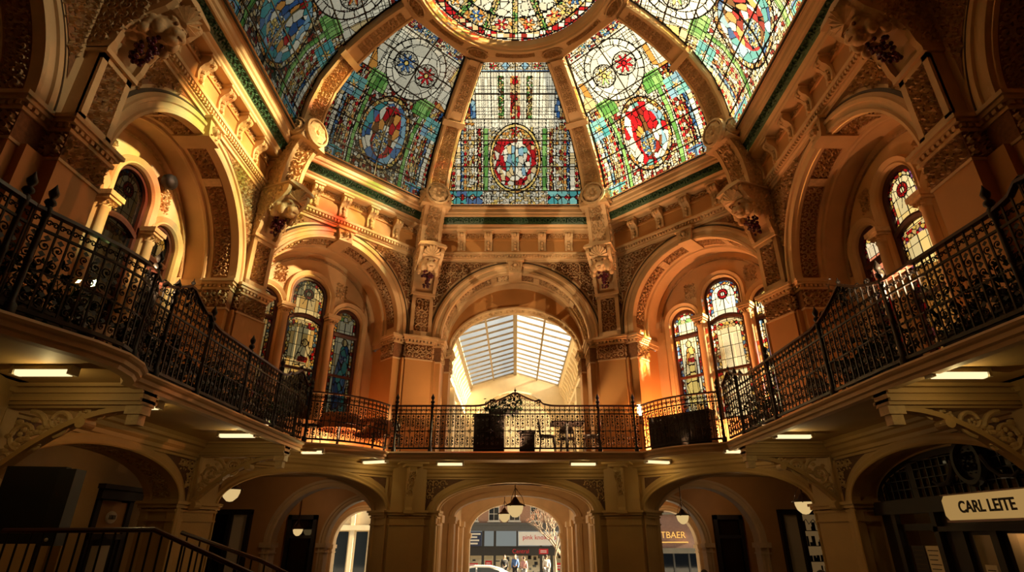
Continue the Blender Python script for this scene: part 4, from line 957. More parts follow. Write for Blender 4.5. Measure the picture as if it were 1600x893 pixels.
def beam_bracket(j):
    sg = 1 if j > 0 else -1; aj = abs(j); side = 'right' if j > 0 else 'left'
    P = corner_frame(j, True) if aj == 1 else frame((sg, 0), (0, -sg), (sg * 6.0, {2: 2.36, 3: -2.05}[aj], 0))
    txt = {1: 'beside the lower central arch', 2: 'at the second pier', 3: 'nearest the viewer'}[aj]
    T = thing('gallery_corbel' if aj == 1 else 'scroll_bracket', ('slim curved corbel under the gallery, ' if aj == 1 else 'pierced scroll bracket carrying the gallery, ') + txt + ' on the ' + side, 'bracket', tuple(P(0, 0, 2.7)), group='slim gallery corbels' if aj == 1 else 'scroll brackets under the gallery')
    if aj == 1:
        k = MB(P); prof = [(0, 2.62), (-.09, 2.64), (-.10, 2.74), (-.05, 2.80), (-.07, 3.05), (-.12, 3.25), (-.22, 3.42), (-.34, 3.52), (-.36, 3.62), (-.30, 3.70), (0, 3.70)]
        k.prism(prof, lambda d, z: (-.085, d, z), lambda d, z: (.085, d, z)); k.box(-.12, .12, -.12, 0, 2.66, 2.74); k.build('scroll_body', 'low', T)
        c = MB(P); c.box(-.20, .20, -.42, .05, 3.70, 3.76); c.box(-.34, .34, -.50, .05, 3.76, 3.80); c.build('bearing_block', 'low', T)
        f = MB(P); foliage(f, lambda x, y, h: st(x, np.interp(y, [3.05, 3.25, 3.42, 3.52, 3.62], [-.07, -.12, -.22, -.34, -.36]) - h, y), -.08, .08, 3.06, 3.62, .15, .03); f.lathe([(0, -.10), (.07, -.09), (.07, .09), (0, .10)], (0, -.29, 3.60), 12, 'x'); f.build('leaf_carving', 'lowrelief', T)
        return T
    ln = 1.62
    b = MB(P)
    for x, z0, z1 in ((.13, 3.56, 3.80), (.17, 3.60, 3.64), (.17, 3.69, 3.73), (.21, 3.76, 3.80)): b.box(-x, x, -ln, .1, z0, z1)
    b.build('soffit_beam', 'low', T)
    c = MB(P); low = []
    for i in range(25):
        t = i / 24; low.append((-.02 - (ln - .14) * t, 2.70 + .80 * (1 - (1 - t) ** 2.0)))
    c.grid([[(-.075, d, z), (.075, d, z), (.075, d + .02, z + .06), (-.075, d + .02, z + .06)] for d, z in low], True)
    c.box(-.09, .09, -.035, .02, 2.60, 3.56); c.box(-.08, .08, -ln + .1, 0, 3.53, 3.57)
    d, z = low[15]; c.lathe([(0, -.10), (.06, -.095), (.06, .095), (0, .10)], (0, d, z - .03), 14, 'x'); c.lathe([(0, -.12), (.085, -.11), (.085, .11), (0, .12)], (0, -.06, 2.68), 14, 'x')
    c.build('bracket_rib', 'low', T)
    s = MB(P)
    def scroll(cx, cz, R, turns, a0, mir, w=1.):
        n = 30; pts = []
        for i in range(n):
            f = i / (n - 1); a = a0 + mir * turns * 2 * pi * f; r = R * (1 - .80 * f); pts.append((0, cx + r * math.cos(a), cz + r * math.sin(a)))
        s.tube(pts, [w * .034 * (R / .25) ** .35 * (1 - .35 * i / n) for i in range(n)], 6)
        for q in range(6):
            a = a0 + mir * (.4 + q * 1.05); rr = R * .66; s.add(*sph((0, cx + rr * math.cos(a), cz + rr * math.sin(a)), R * .15, 6, 4, (.5, 1.3, .8)))
        for q in range(5): a = q * 2 * pi / 5; s.add(*sph((0, cx + R * .2 * math.cos(a), cz + R * .2 * math.sin(a)), R * .12, 6, 4, (.7, 1, 1)))
    scroll(-.27, 3.24, .27, 1.35, pi / 2, 1); scroll(-.62, 3.38, .165, 1.25, -pi / 2, -1); scroll(-.88, 3.44, .105, 1.2, pi / 2, 1); scroll(-1.08, 3.485, .065, 1.1, -pi / 2, -1); scroll(-1.24, 3.505, .04, 1., pi / 2, 1)
    scroll(-.11, 2.95, .10, 1.2, -pi / 2, -1); scroll(-.44, 3.10, .07, 1.1, 0, 1)
    for k in range(9): s.add(*sph((0, -.10 - .05 * k, 3.05 + .035 * k + .02 * (k % 2)), .05, 6, 4, (.5, 1.4, .7)))
    s.build('scrollwork', 'lowrelief', T)
    pd = MB(P); pd.box(-.09, .09, -ln + .0, -ln + .2, 3.46, 3.57); pd.box(-.065, .065, -ln + .03, -ln + .17, 3.34, 3.46); pd.build('pendant_block', 'lowrelief', T)
    return T

# passages behind the lower arches
def passages():
    N = struct('wall_passage', 'tan arched passage leading from the hall to the bright street', 'passage', (0, 10, 0))
    m = MB()
    for s_ in (-1, 1):
        x = s_ * 2.25; m.quad((x, 6.6, 0), (x, 16.7, 0), (x, 16.7, 3.85), (x, 6.6, 3.85))
    m.build('passage_side', 'stone', N)
    y0 = 10.1
    for (y, zs, ry, nm) in ((10.1, 2.72, .62, 'passage_arch'), (16.7, 2.28, 1.15, 'street_arch')):
        q = MB(); arch_fill(q, 0, zs, 1.9, ry, -2.3, 2.3, 0, 3.85, 0); q.V = [v + np.array((0, y, 0)) for v in q.V]
        q2 = MB(); arch_sweep(q2, 0, zs, 1.9, ry, 0, [(.16, 0), (.16, -.05), (.08, -.06), (0, -.03), (0, .5), (.16, .5)], 40); q2.V = [v + np.array((0, y, 0)) for v in q2.V]
        for s_ in (-1, 1):
            a, b = sorted((s_ * 1.84, s_ * 2.3)); q2.box(a, b, y - .1, y + .56, zs - .12, zs); q2.box(a + .02, b - .02, y - .07, y + .53, zs - .2, zs - .12)
        w = q.build(nm + '_wall', 'stone', N); q2.build(nm, 'stone', N)
    p = MB()
    for s_ in (-1, 1):
        for y in (8.2, 13.4, 15.4):
            a, b = sorted((s_ * 2.06, s_ * 2.25)); p.box(a, b, y - .25, y + .25, 0, 2.5); p.box(a - .05, b + .05, y - .3, y + .3, 2.5, 2.7)
    p.build('passage_pilasters', 'stone', N)
    # side vestibules
    for sg in (-1, 1):
        sd = 'right' if sg > 0 else 'left'
        V = struct('wall_vestibule_' + ('east' if sg > 0 else 'west'), 'dim tan vestibule with arches seen through the %s lower diagonal arch' % sd, 'vestibule', (sg * 6, 10, 0))
        def wall(y, openings, nm, mat='tan', x0=2.3, x1=14):
            q = MB(); outer = [(x0, 0), (x1, 0), (x1, 3.85), (x0, 3.85)]; holes = []
            for (c, a, zs, ry) in openings: holes.append([(c - a, .001)] + [(c + a * math.cos(pi - pi * i / 24), zs + ry * math.sin(pi * i / 24)) for i in range(25)] + [(c + a, .001)])
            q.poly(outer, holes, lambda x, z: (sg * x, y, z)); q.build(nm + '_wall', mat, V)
            t = MB()
            for (c, a, zs, ry) in openings:
                u = MB(lambda U, D_, Z_: np.stack([sg * U, D_, Z_], -1)); arch_sweep(u, c, zs, a, ry, 0, [(.22, y), (.22, y - .05), (.15, y - .06), (.13, y - .03), (.05, y - .05), (0, y - .03), (0, y + .4), (.2, y + .4)], 32)
                for e in (-1, 1):
                    b0, b1 = sorted((c + e * (a - .05), c + e * (a + .30))); u.box(b0, b1, y - .1, y + .45, zs - .14, zs); u.box(b0 + .02, b1 - .02, y - .07, y + .42, zs - .30, zs - .26)
                u.build(nm + '_arch', 'stone', V)
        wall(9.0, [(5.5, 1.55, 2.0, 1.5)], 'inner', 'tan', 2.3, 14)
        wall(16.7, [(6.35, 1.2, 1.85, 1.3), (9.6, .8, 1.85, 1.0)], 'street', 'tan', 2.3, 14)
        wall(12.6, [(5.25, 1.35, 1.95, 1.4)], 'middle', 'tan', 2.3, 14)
        q = MB(); q.quad((sg * 14, -13, 0), (sg * 14, 16.7, 0), (sg * 14, 16.7, 3.9), (sg * 14, -13, 3.9)); q.build('vestibule_end', 'tan', V)
        # dark timber door and a lit shop window on the vestibule walls
        D = thing('shop_door', 'dark timber door with glass deep in the dim vestibule through the lower %s diagonal arch' % sd, 'door', (sg * 7.45, 12.5, 0))
        X = lambda U, D_, Z_: np.stack([sg * U, D_, Z_], -1)
        f = MB(X); f.box(6.95, 7.07, 12.42, 12.6, 0, 2.85); f.box(7.83, 7.95, 12.42, 12.6, 0, 2.85); f.box(6.95, 7.95, 12.42, 12.6, 2.7, 2.85); f.box(7.07, 7.83, 12.45, 12.6, 0, .5); f.box(7.07, 7.83, 12.45, 12.6, 2.1, 2.2); f.build('door_frame', 'dkwood', D)
        g = MB(X); g.quad((7.0, 12.52, .5), (7.9, 12.52, .5), (7.9, 12.52, 2.7), (7.0, 12.52, 2.7)); g.build('door_glass', 'darkglass', D)
        S = thing('shop_window', ('dark framed shop window with warm lit display in the vestibule at lower right' if sg > 0 else 'dark framed doorway with pale poster in the vestibule at lower left'), 'shop window', (sg * 8.45, 8.95, 0))
        f = MB(X)
        for x in (7.70, 8.25, 9.1): f.box(x, x + .11, 8.84, 9.0, 0, 2.82)
        f.box(7.70, 9.21, 8.82, 9.0, 2.74, 2.88); f.box(7.70, 9.21, 8.85, 9.0, 0, .5); f.build('timber_frame', 'dkwood', S)
        p = MB(X); p.quad((7.8, 8.97, .5), (8.25, 8.97, .5), (8.25, 8.97, 2.74), (7.8, 8.97, 2.74)); p.build('left_panel', 'paper', S)
        p = MB(X); p.quad((8.36, 8.97, .5), (9.1, 8.97, .5), (9.1, 8.97, 2.74), (8.36, 8.97, 2.74)); p.build('right_panel', 'shopdim' if sg > 0 else 'darkglass', S)
        if sg > 0:
            q = MB(X); rn = random.Random(4)
            for r_ in range(5):
                q.box(8.36, 9.1, 8.93, 8.96, .7 + r_ * .4, .72 + r_ * .4)
                for _ in range(7): x = rn.uniform(8.38, 9.0); q.box(x, x + rn.uniform(.03, .09), 8.93, 8.96, .72 + r_ * .4, .72 + r_ * .4 + rn.uniform(.08, .3))
            q.tube([(8.4 + .07 * i, 8.9, 2.55 + .08 * math.sin(i * 2.1)) for i in range(10)], .012, 4); q.build('display', 'dkwood', S)
# upper arcade beyond the far arch
def upper_arcade():
    A = struct('wall_upper_arcade', 'pale cream upper arcade with moulded walls beyond the far arch', 'arcade', (0, 12, ZG))
    y0, y1 = 7.6, 16.7; xw = 2.0; ze = 8.53; zr = 9.13
    m = MB(); o = MB()
    for s_ in (-1, 1):
        x = s_ * 2.35; m.quad((x, y0, ZG), (x, y1, ZG), (x, y1, 7.2), (x, y0, 7.2))
        prof = [(2.35, 7.0), (2.22, 7.05), (2.22, 7.2), (2.30, 7.25), (2.33, 7.6), (2.25, 7.95), (2.08, 8.2), (2.05, 8.3), (2.10, 8.33), (2.0, 8.45), (xw, ze), (xw + .4, ze + .1)]
        o.grid([[(s_ * x, y, z) for x, z in prof] for y in (y0, y1)])
        for i in range(16):
            y = y0 + .3 + i * .57; o.prism([(2.34, 7.3), (2.20, 7.35), (2.26, 7.6), (2.18, 7.9), (2.02, 8.15), (2.06, 8.28), (2.34, 8.28)], lambda x, z: (s_ * x, y, z), lambda x, z: (s_ * x, y + .16, z))
        for i in range(4):
            y = y0 + 1.0 + i * 2.4; a, b = sorted((s_ * 2.18, s_ * 2.36)); m.box(a, b, y, y + .4, ZG, 7.05)
            for zt in (0,): pass
    # near end lintel wall under the glass, closing to the rear arch
    m.grid([[(x, 7.58, ze if abs(x) > xw - .01 else zr - (zr - ze) * abs(x) / xw), (x, 7.58, 12)] for x in (-2.5, -2, -1, 0, 1, 2, 2.5)])
    for s_ in (-1, 1): m.quad((s_ * 1.93, 7.58, ZG), (s_ * 2.5, 7.58, ZG), (s_ * 2.5, 7.58, 9), (s_ * 1.93, 7.58, 9))
    m.build('arcade_side', 'cream', A); o.build('arcade_cornice', 'cream', A)
    g = MB(); pts = [(-2.4, ze + .06), (-xw, ze), (0, zr), (xw, ze), (2.4, ze + .06), (2.4, ZG), (-2.4, ZG)]
    hole = [(-1.75, ZG + .01)] + [(1.75 * math.cos(pi - pi * i / 30), 6.55 + 1.5 * math.sin(pi * i / 30)) for i in range(31)] + [(1.75, ZG + .01)]
    g.poly(pts, [hole], lambda x, z: (x, y1, z))
    q = MB(); arch_sweep(q, 0, 6.55, 1.75, 1.5, ZG, [(.22, 0), (.2, -.08), (.12, -.10), (.1, -.05), (.02, -.06), (0, 0), (0, .5)], 40); q.V = [v + np.array((0, y1, 0)) for v in q.V]
    for i in range(12):
        a = pi * (i + .5) / 12; q.box(1.86 * math.cos(a) - .04, 1.86 * math.cos(a) + .04, y1 - .14, y1 - .06, 6.55 + 1.61 * math.sin(a) - .04, 6.55 + 1.61 * math.sin(a) + .04)
    g.build('gable_wall', 'cream', A); q.build('gable_arch', 'cream', A)
    b = MB(); b.quad((-2.4, 17.6, ZG), (2.4, 17.6, ZG), (2.4, 17.6, 8.4), (-2.4, 17.6, 8.4)); b.build('far_end_wall', 'cream', A)
    K = struct('window_skylight', 'pitched glass roof with white bars seen through the far central arch', 'skylight', (0, 12, 9))
    gl = MB()
    for s_ in (-1, 1): gl.quad((0, y0, zr + .03), (0, y1, zr + .03), (s_ * (xw + .3), y1, ze - .06), (s_ * (xw + .3), y0, ze - .06))
    gl.build('roof_glass', 'sky_glass', K)
    rb = MB(); rb.box(-.07, .07, y0, y1, zr - .12, zr + .05)
    for s_ in (-1, 1):
        a, b2 = sorted((s_ * (xw - .02), s_ * (xw + .1))); rb.box(a, b2, y0, y1, ze - .05, ze + .05)
        xm = s_ * xw * .5; zm = (zr + ze) / 2; rb.box(xm - .03, xm + .03, y0, y1, zm - .07, zm + .02)
    rb.build('ridge_and_purlins', 'skybar', K)
    n = 15
    bars = MB()
    for i in range(n):
        y = y0 + .2 + i * (y1 - y0 - .3) / (n - 1)
        for s_ in (-1, 1): bars.add([(0, y, zr - .03), (0, y + .05, zr - .03), (s_ * xw, y + .05, ze - .03), (s_ * xw, y, ze - .03), (0, y, zr + .03), (0, y + .05, zr + .03), (s_ * xw, y + .05, ze + .03), (s_ * xw, y, ze + .03)], [(0, 1, 2, 3), (4, 5, 6, 7), (0, 1, 5, 4), (1, 2, 6, 5), (2, 3, 7, 6), (3, 0, 4, 7)])
    bars.build('glazing_bars', 'skybar', K)
def shell():
    F = struct('floor', 'dark tiled ground floor of the hall', 'floor', (0, 0, 0)); m = MB(); m.quad((-14, -13.5, 0), (14, -13.5, 0), (14, 16.9, 0), (-14, 16.9, 0)); m.build('floor_tiles', 'floor', F)
    R = struct('wall_south', 'plain tan wall behind the viewer', 'wall', (0, -13, 0)); m = MB(); m.quad((-14, -13, 0), (14, -13, 0), (14, -13, 10), (-14, -13, 10))
    for s_ in (-1, 1): m.quad((s_ * 6.03, -8.1, ZG), (s_ * 6.03, -13, ZG), (s_ * 6.03, -13, 9.7), (s_ * 6.03, -8.1, 9.7))
    m.build('plain_wall', 'tan', R)
    C = struct('ceiling_near', 'flat tan ceiling over the near end of the hall', 'ceiling', (0, -9, 9.6))
    c = MB(); c.poly([(6.1, -2.71), (6.1, -13), (-6.1, -13), (-6.1, -2.71), (-6.03, -2.71), (-2.71, -6.03), (2.71, -6.03), (6.03, -2.71)], [], lambda x, y: (x, y, 9.56)); c.build('flat_ceiling', 'tan', C)

# ------------------------------------------------------------------ railing
def path_len(p): return sum(math.hypot(p[i + 1][0] - p[i][0], p[i + 1][1] - p[i][1]) for i in range(len(p) - 1))
def path_at(p, s):
    for i in range(len(p) - 1):
        L = math.hypot(p[i + 1][0] - p[i][0], p[i + 1][1] - p[i][1])
        if s <= L or i == len(p) - 2:
            t = s / L; return (p[i][0] + (p[i + 1][0] - p[i][0]) * t, p[i][1] + (p[i + 1][1] - p[i][1]) * t, math.atan2(p[i + 1][1] - p[i][1], p[i + 1][0] - p[i][0]))
        s -= L
def railing(path, label, posts, crests=(), ends=True):
    path = offset_path(path, .06); L = path_len(path); mid = path_at(path, L / 2)
    T = thing('gallery_railing', label, 'railing', (mid[0], mid[1], ZG), group='cast iron gallery railings')
    def P(u, d, z):
        u = np.atleast_1d(np.asarray(u, float)); d = np.broadcast_to(d, u.shape); z = np.broadcast_to(z, u.shape); out = np.zeros((len(u), 3))
        for i in range(len(u)):
            x, y, a = path_at(path, min(max(u[i], 0), L)); out[i] = (x - math.sin(a) * d[i], y + math.cos(a) * d[i], ZG + z[i])
        return out
    HT = 1.03
    def top(u):
        z = 0
        for c in crests:
            q = abs(u - c) / .95
            if q < 1: z = max(z, .33 * (1 - q) ** 1.7 + (.05 if .55 < q < .62 else 0))
        return z
    n = max(4, int(L / .1)); us = [L * i / n for i in range(n + 1)]
    h = MB(P); rows = [[(u, -.035, HT + top(u)), (u, .035, HT + top(u)), (u, .03, HT + .035 + top(u)), (u, -.03, HT + .035 + top(u))] for u in us]; h.grid(rows, True); h.build('handrail', 'rail', T)
    r = MB(P)
    for z, w in ((.085, .018), (.86, .012), (.47, .007)): r.grid([[(u, -w, z - w), (u, w, z - w), (u, w, z + w), (u, -w, z + w)] for u in us], True)
    r.build('cross_rails', 'iron', T)
    for u in posts:
        p = MB(P); x, y, a = path_at(path, u)
        p2 = MB(); p2.lathe([(.055, 0), (.055, .10), (.03, .13), (.026, .5), (.034, .52), (.034, .55), (.026, .57), (.024, .98), (.04, 1.0), (.04, 1.08), (.022, 1.10)], (x, y, ZG), 8)
        po = p2.build('post', 'iron', T, True); f = MB(); f.lathe([(.02, 1.09), (.05, 1.13), (.045, 1.16), (.018, 1.18), (.04, 1.22), (.045, 1.25), (.02, 1.30), (.0, 1.35)], (x, y, ZG), 8); f.build('finial', 'iron', po, True)
    bars = MB(P); nb = max(3, int(L / .115)); p_ = L / nb; sc = MB(P)
    def sp(cx, cz, R, a0, turns, rr=.0085, n=11):
        pts = []
        for i in range(n):
            f = i / (n - 1); a = a0 + turns * 2 * pi * f; q = R * (1 - .78 * f); pts.append((cx + q * math.cos(a), 0, cz + q * math.sin(a)))
        sc.tube(pts, rr, 4, False)
    for i in range(nb + 1):
        u = i * p_
        bars.box(max(0, u - .008), min(L, u + .008), -.008, .008, .09, HT + top(u))
        if i == nb: break
        c = u + p_ / 2
        # top frieze: facing scrolls
        sp(c - .028, .945, .032, 0, 1.2); sp(c + .028, .945, .032, pi, -1.2)
        t = top(c)
        if t > .06:
            for q in range(1 + int(t / .13)): sp(c, HT + .05 + .11 * q, .05, 0, 1.3 if q % 2 else -1.3)
        k = i % 4
        if k in (1, 2):
            m = 1 if k == 1 else -1
            for zz, R in ((.20, .05), (.36, .055), (.56, .05), (.72, .055)):
                sp(c, zz, R, m * pi / 2, m * 1.3); sc.sphere((c, 0, zz), .014, 5, 3)
            for zz in (.28, .46, .64, .80): sc.add([(c - .035, 0, zz), (c, .008, zz + .035), (c + .035, 0, zz), (c, -.008, zz - .035)], [(0, 1, 2, 3)])
        else:
            for zz, q in ((.18, 1), (.31, -1), (.60, 1), (.74, -1)): sp(c, zz, .042, q * pi / 2, q * 1.2, .008); sc.sphere((c, 0, zz), .012, 5, 3)
            for zz in (.245, .67, .81): sc.add([(c - .03, 0, zz), (c, .008, zz + .03), (c + .03, 0, zz), (c, -.008, zz - .03)], [(0, 1, 2, 3)])
            sc.sphere((c, 0, .47), .016, 5, 3)
        if k == 0:
            for q in range(5):
                a = q * 2 * pi / 5; sc.sphere((u + .035 * math.cos(a), 0, .47 + .035 * math.sin(a)), .016, 5, 3)
    for c in crests:
        for q in range(6): sc.sphere((c + .05 * math.sin(q * 1.9), 0, HT + .06 + .045 * q), .034 - .0015 * q, 6, 4)
        sc.sphere((c, 0, HT + .385), .03, 6, 4); sc.tube([(c, 0, HT + .30), (c, 0, HT + .45)], [.02, .006], 5)
        sp(c - .12, HT + .22, .07, 0, 1.4, .012); sp(c + .12, HT + .22, .07, pi, -1.4, .012)
        for s_ in (-1, 1): sp(c + s_ * .55, HT + .12, .06, pi / 2 - s_ * pi / 2, s_ * 1.3, .012)
    bars.build('balusters', 'iron', T); sc.build('scroll_grille', 'iron', T)
    return T
# ------------------------------------------------------------------ lamps
def tube_light(x, y, a, label, L=.62, z=3.80):
    T = thing('fluorescent_light', label, 'light', (x, y, z), a, 'fluorescent lights under the gallery')
    m = MB(); m.box(-L / 2, L / 2, -.06, .06, -.05, 0); m.box(-L / 2 - .02, -L / 2 + .015, -.065, .065, -.10, 0); m.box(L / 2 - .015, L / 2 + .02, -.065, .065, -.10, 0); m.build('housing', 'housing', T, local=True)
    d = MB(); pr = [(-.05, -.05), (-.05, -.085), (-.03, -.105), (.03, -.105), (.05, -.085), (.05, -.05)]; d.grid([[(x_, p, z_) for p, z_ in pr] for x_ in (-L / 2 + .02, L / 2 - .02)]); d.build('diffuser', 'tube', T, local=True)
    return T
LAMP = [None]
def pendant(x, y, zg, ztop, label, r=.17):
    T = thing('pendant_lamp', label, 'lamp', (x, y, zg), 0, 'opal globe pendant lamps')
    g = MB(); g.lathe([(0.001, -r * 1.12), (r * .35, -r * 1.05), (r * .8, -r * .62), (r * .98, -.1 * r), (r, .25 * r), (r * .85, .32 * r)], (0, 0, 0), 18); g.build('globe', 'globe', T, True, True)
    s = MB(); s.lathe([(r * 1.25, .22 * r), (r * 1.3, .30 * r), (r * .95, .45 * r), (r * .6, .62 * r), (r * .35, 1.0 * r), (r * .16, 1.25 * r), (.0, 1.3 * r)], (0, 0, 0), 18); s.build('shade', 'bronze', T, True, True)
    c = MB(); c.tube([(0, 0, 1.2 * r), (0, 0, ztop - zg)], .012, 6)
    for k in range(3):
        a = 2 * pi * k / 3; c.tube([(r * 1.15 * math.cos(a), r * 1.15 * math.sin(a), .35 * r), (r * .9 * math.cos(a), r * .9 * math.sin(a), 1.2 * r), (0, 0, 2.4 * r)], .007, 4); c.sphere((r * 1.2 * math.cos(a), r * 1.2 * math.sin(a), .25 * r), .018, 6, 4)
    c.lathe([(.0, 0), (.05, -.01), (.05, -.04), (0, -.06)], (0, 0, ztop - zg), 10); c.build('chain', 'bronze', T, False, True)
    return T
def point(name, loc, power, col=(1, .62, .28), r=.08):
    l = bpy.data.lights.new(name, 'POINT'); l.energy = power; l.color = col; l.shadow_soft_size = r
    o = bpy.data.objects.new(name, l); COL.objects.link(o); o.location = loc; return o
def spot(name, loc, tgt, power, ang=100, col=(1, .62, .28), r=.06, blend=.8):
    l = bpy.data.lights.new(name, 'SPOT'); l.energy = power; l.color = col; l.shadow_soft_size = r; l.spot_size = rad(ang); l.spot_blend = blend
    o = bpy.data.objects.new(name, l); COL.objects.link(o); o.location = loc
    o.rotation_euler = (Vector(tgt) - Vector(loc)).to_track_quat('-Z', 'Y').to_euler(); return o
def sconce():
    T = thing('wall_sconce', 'glowing tulip wall lamp above the railing right of the far central arch', 'lamp', (3.18, 5.55, 4.95))
    m = MB(); m.lathe([(.0, -.22), (.05, -.2), (.05, -.14), (.02, -.1), (.03, 0)], (0, 0, 0), 10); m.tube([(0, .0, -.1), (.03, .1, -.12), (.05, .2, -.05)], .012, 6); m.build('bracket_arm', 'bronze', T, local=True)
    g = MB(); g.lathe([(.03, 0), (.06, .05), (.075, .13), (.06, .2), (.085, .27), (.07, .27)], (0, 0, 0), 14); g.build('tulip_globe', M['bulb'], T, True, True)
    return T
# ------------------------------------------------------------------ gallery furniture
def make_chair(name, label, x, y, a, seatmat='chair', group='cafe chairs on the gallery', z=ZG):
    T = thing(name, label, 'chair', (x, y, z), a, group)
    m = MB(); m.lathe([(.0, .45), (.19, .45), (.205, .465), (.205, .48), (.19, .49), (0, .495)], (0, 0, 0), 16); m.build('seat', seatmat, T, True, True)
    for sx in (-1, 1):
        for sy in (-1, 1):
            l = MB(); l.tube([(sx * .15, sy * .15, .45), (sx * .19, sy * .2, 0)], [.016, .012], 6); l.build('leg', 'chair', T, False, True)
    b = MB(); pts = [(-.18, .16, .45)] + [(-.18 * math.cos(pi * i / 10), .19 + .02 * math.sin(pi * i / 10), .62 + .27 * math.sin(pi * i / 10)) for i in range(11)] + [(.18, .16, .45)]
    b.tube(pts, .014, 6); b.tube([(-.12, .17, .46), (-.1, .2, .75), (0, .21, .82), (.1, .2, .75), (.12, .17, .46)], .010, 5)
    b.grid([[(-.17, .19, .62), (.17, .19, .62)], [(-.16, .205, .80), (.16, .205, .80)]]); b.build('backrest', 'chair', T, False, True)
    r = MB(); r.tube([(.165 * math.cos(2 * pi * i / 12), .165 * math.sin(2 * pi * i / 12), .22) for i in range(13)], .008, 5); r.build('ring_stretcher', 'chair', T, False, True)
    return T
def make_table(label, x, y, cloth=None, z=ZG, square=False):
    T = thing('cafe_table', label, 'table', (x, y, z), 0, 'cafe tables on the gallery')
    t = MB()
    if square: t.box(-.4, .4, -.35, .35, .73, .76)
    else: t.lathe([(0, .73), (.38, .73), (.39, .745), (.38, .76), (0, .76)], (0, 0, 0), 22)
    t.build('tabletop', 'chair', T, False, True)
    p = MB(); p.lathe([(.2, 0), (.2, .02), (.05, .06), (.03, .12), (.03, .66), (.09, .73)], (0, 0, 0), 12); p.build('pedestal', 'iron', T, True, True)
    if cloth:
        c = MB(); n = 40; rows = []
        for rr, zz in ((0.001, .768), (.37, .768), (.40, .75), (.43, .6), (.46, .42)):
            rows.append([((rr + (.03 * math.sin(9 * 2 * pi * i / n) if zz < .7 else 0)) * math.cos(2 * pi * i / n), (rr + (.03 * math.sin(9 * 2 * pi * i / n) if zz < .7 else 0)) * math.sin(2 * pi * i / n), zz) for i in range(n)])
        c.grid(rows, True); o = c.build('tablecloth', cloth, None, True); o.location = (x, y, z)
        tag(o, 'orange cloth draped over ' + label, 'tablecloth')
    return T
def planter(x, y, a, label, L=.9, h=.5, seed=0, z=ZG, box=.28):
    T = thing('planter_box', label, 'planter', (x, y, z), a, 'planters of trailing leaves on the gallery')
    m = MB(); m.box(-L / 2, L / 2, -.13, .13, 0, box); m.box(-L / 2 - .015, L / 2 + .015, -.145, .145, box - .04, box); m.build('trough', 'pot', T, local=True)
    l = MB(); rn = random.Random(seed)
    for q in range(int(330 * L)):
        px, py = rn.uniform(-L / 2 - .1, L / 2 + .1), rn.uniform(-.2, .2); pz = box + rn.random() ** 1.5 * h - (.15 if abs(py) > .14 else 0)
        s = rn.uniform(.03, .07); d = Vector((rn.uniform(-1, 1), rn.uniform(-1, 1), rn.uniform(-.5, 1))).normalized(); e = d.cross(Vector((rn.uniform(-1, 1), rn.uniform(-1, 1), .3))).normalized()
        c = Vector((px, py, pz)); l.add([tuple(c - d * s), tuple(c + e * s * .5), tuple(c + d * s), tuple(c - e * s * .5), tuple(c + d.cross(e) * s * .2)], [(0, 1, 4), (1, 2, 4), (2, 3, 4), (3, 0, 4)])
    for q in range(int(16 * L)):
        px = rn.uniform(-L / 2, L / 2); l.tube([(px, 0, box), (px + rn.uniform(-.1, .1), rn.uniform(-.1, .1), box + h * rn.uniform(.4, .9))], .006, 3, False)
    l.build('foliage', 'leaf', T, local=True)
    return T
def cabinet(label, x, y, a, w, d, h, name='dark_cabinet', z=ZG, mat='dkwood'):
    T = thing(name, label, 'cabinet', (x, y, z), a)
    m = MB(); m.box(-w / 2, w / 2, -d / 2, d / 2, .06, h - .04); m.box(-w / 2 + .03, w / 2 - .03, -d / 2 + .03, d / 2 - .03, 0, .06); m.build('carcass', mat, T, local=True)
    t = MB(); t.box(-w / 2 - .025, w / 2 + .025, -d / 2 - .025, d / 2 + .025, h - .04, h); t.build('top', mat, T, local=True)
    n = max(1, round(w / .45))
    for i in range(n):
        q = MB(); x0 = -w / 2 + w * i / n + .02; x1 = -w / 2 + w * (i + 1) / n - .02
        q.box(x0, x1, -d / 2 - .015, -d / 2, .1, h - .08); q.box(x0 + .05, x1 - .05, -d / 2 - .025, -d / 2 - .01, .16, h - .14); dr = q.build('door', mat, T, local=True)
        k = MB(); k.sphere((x1 - .03, -d / 2 - .03, h * .55), .016, 8, 5); k.build('knob', 'bronze', dr, local=True)
    return T
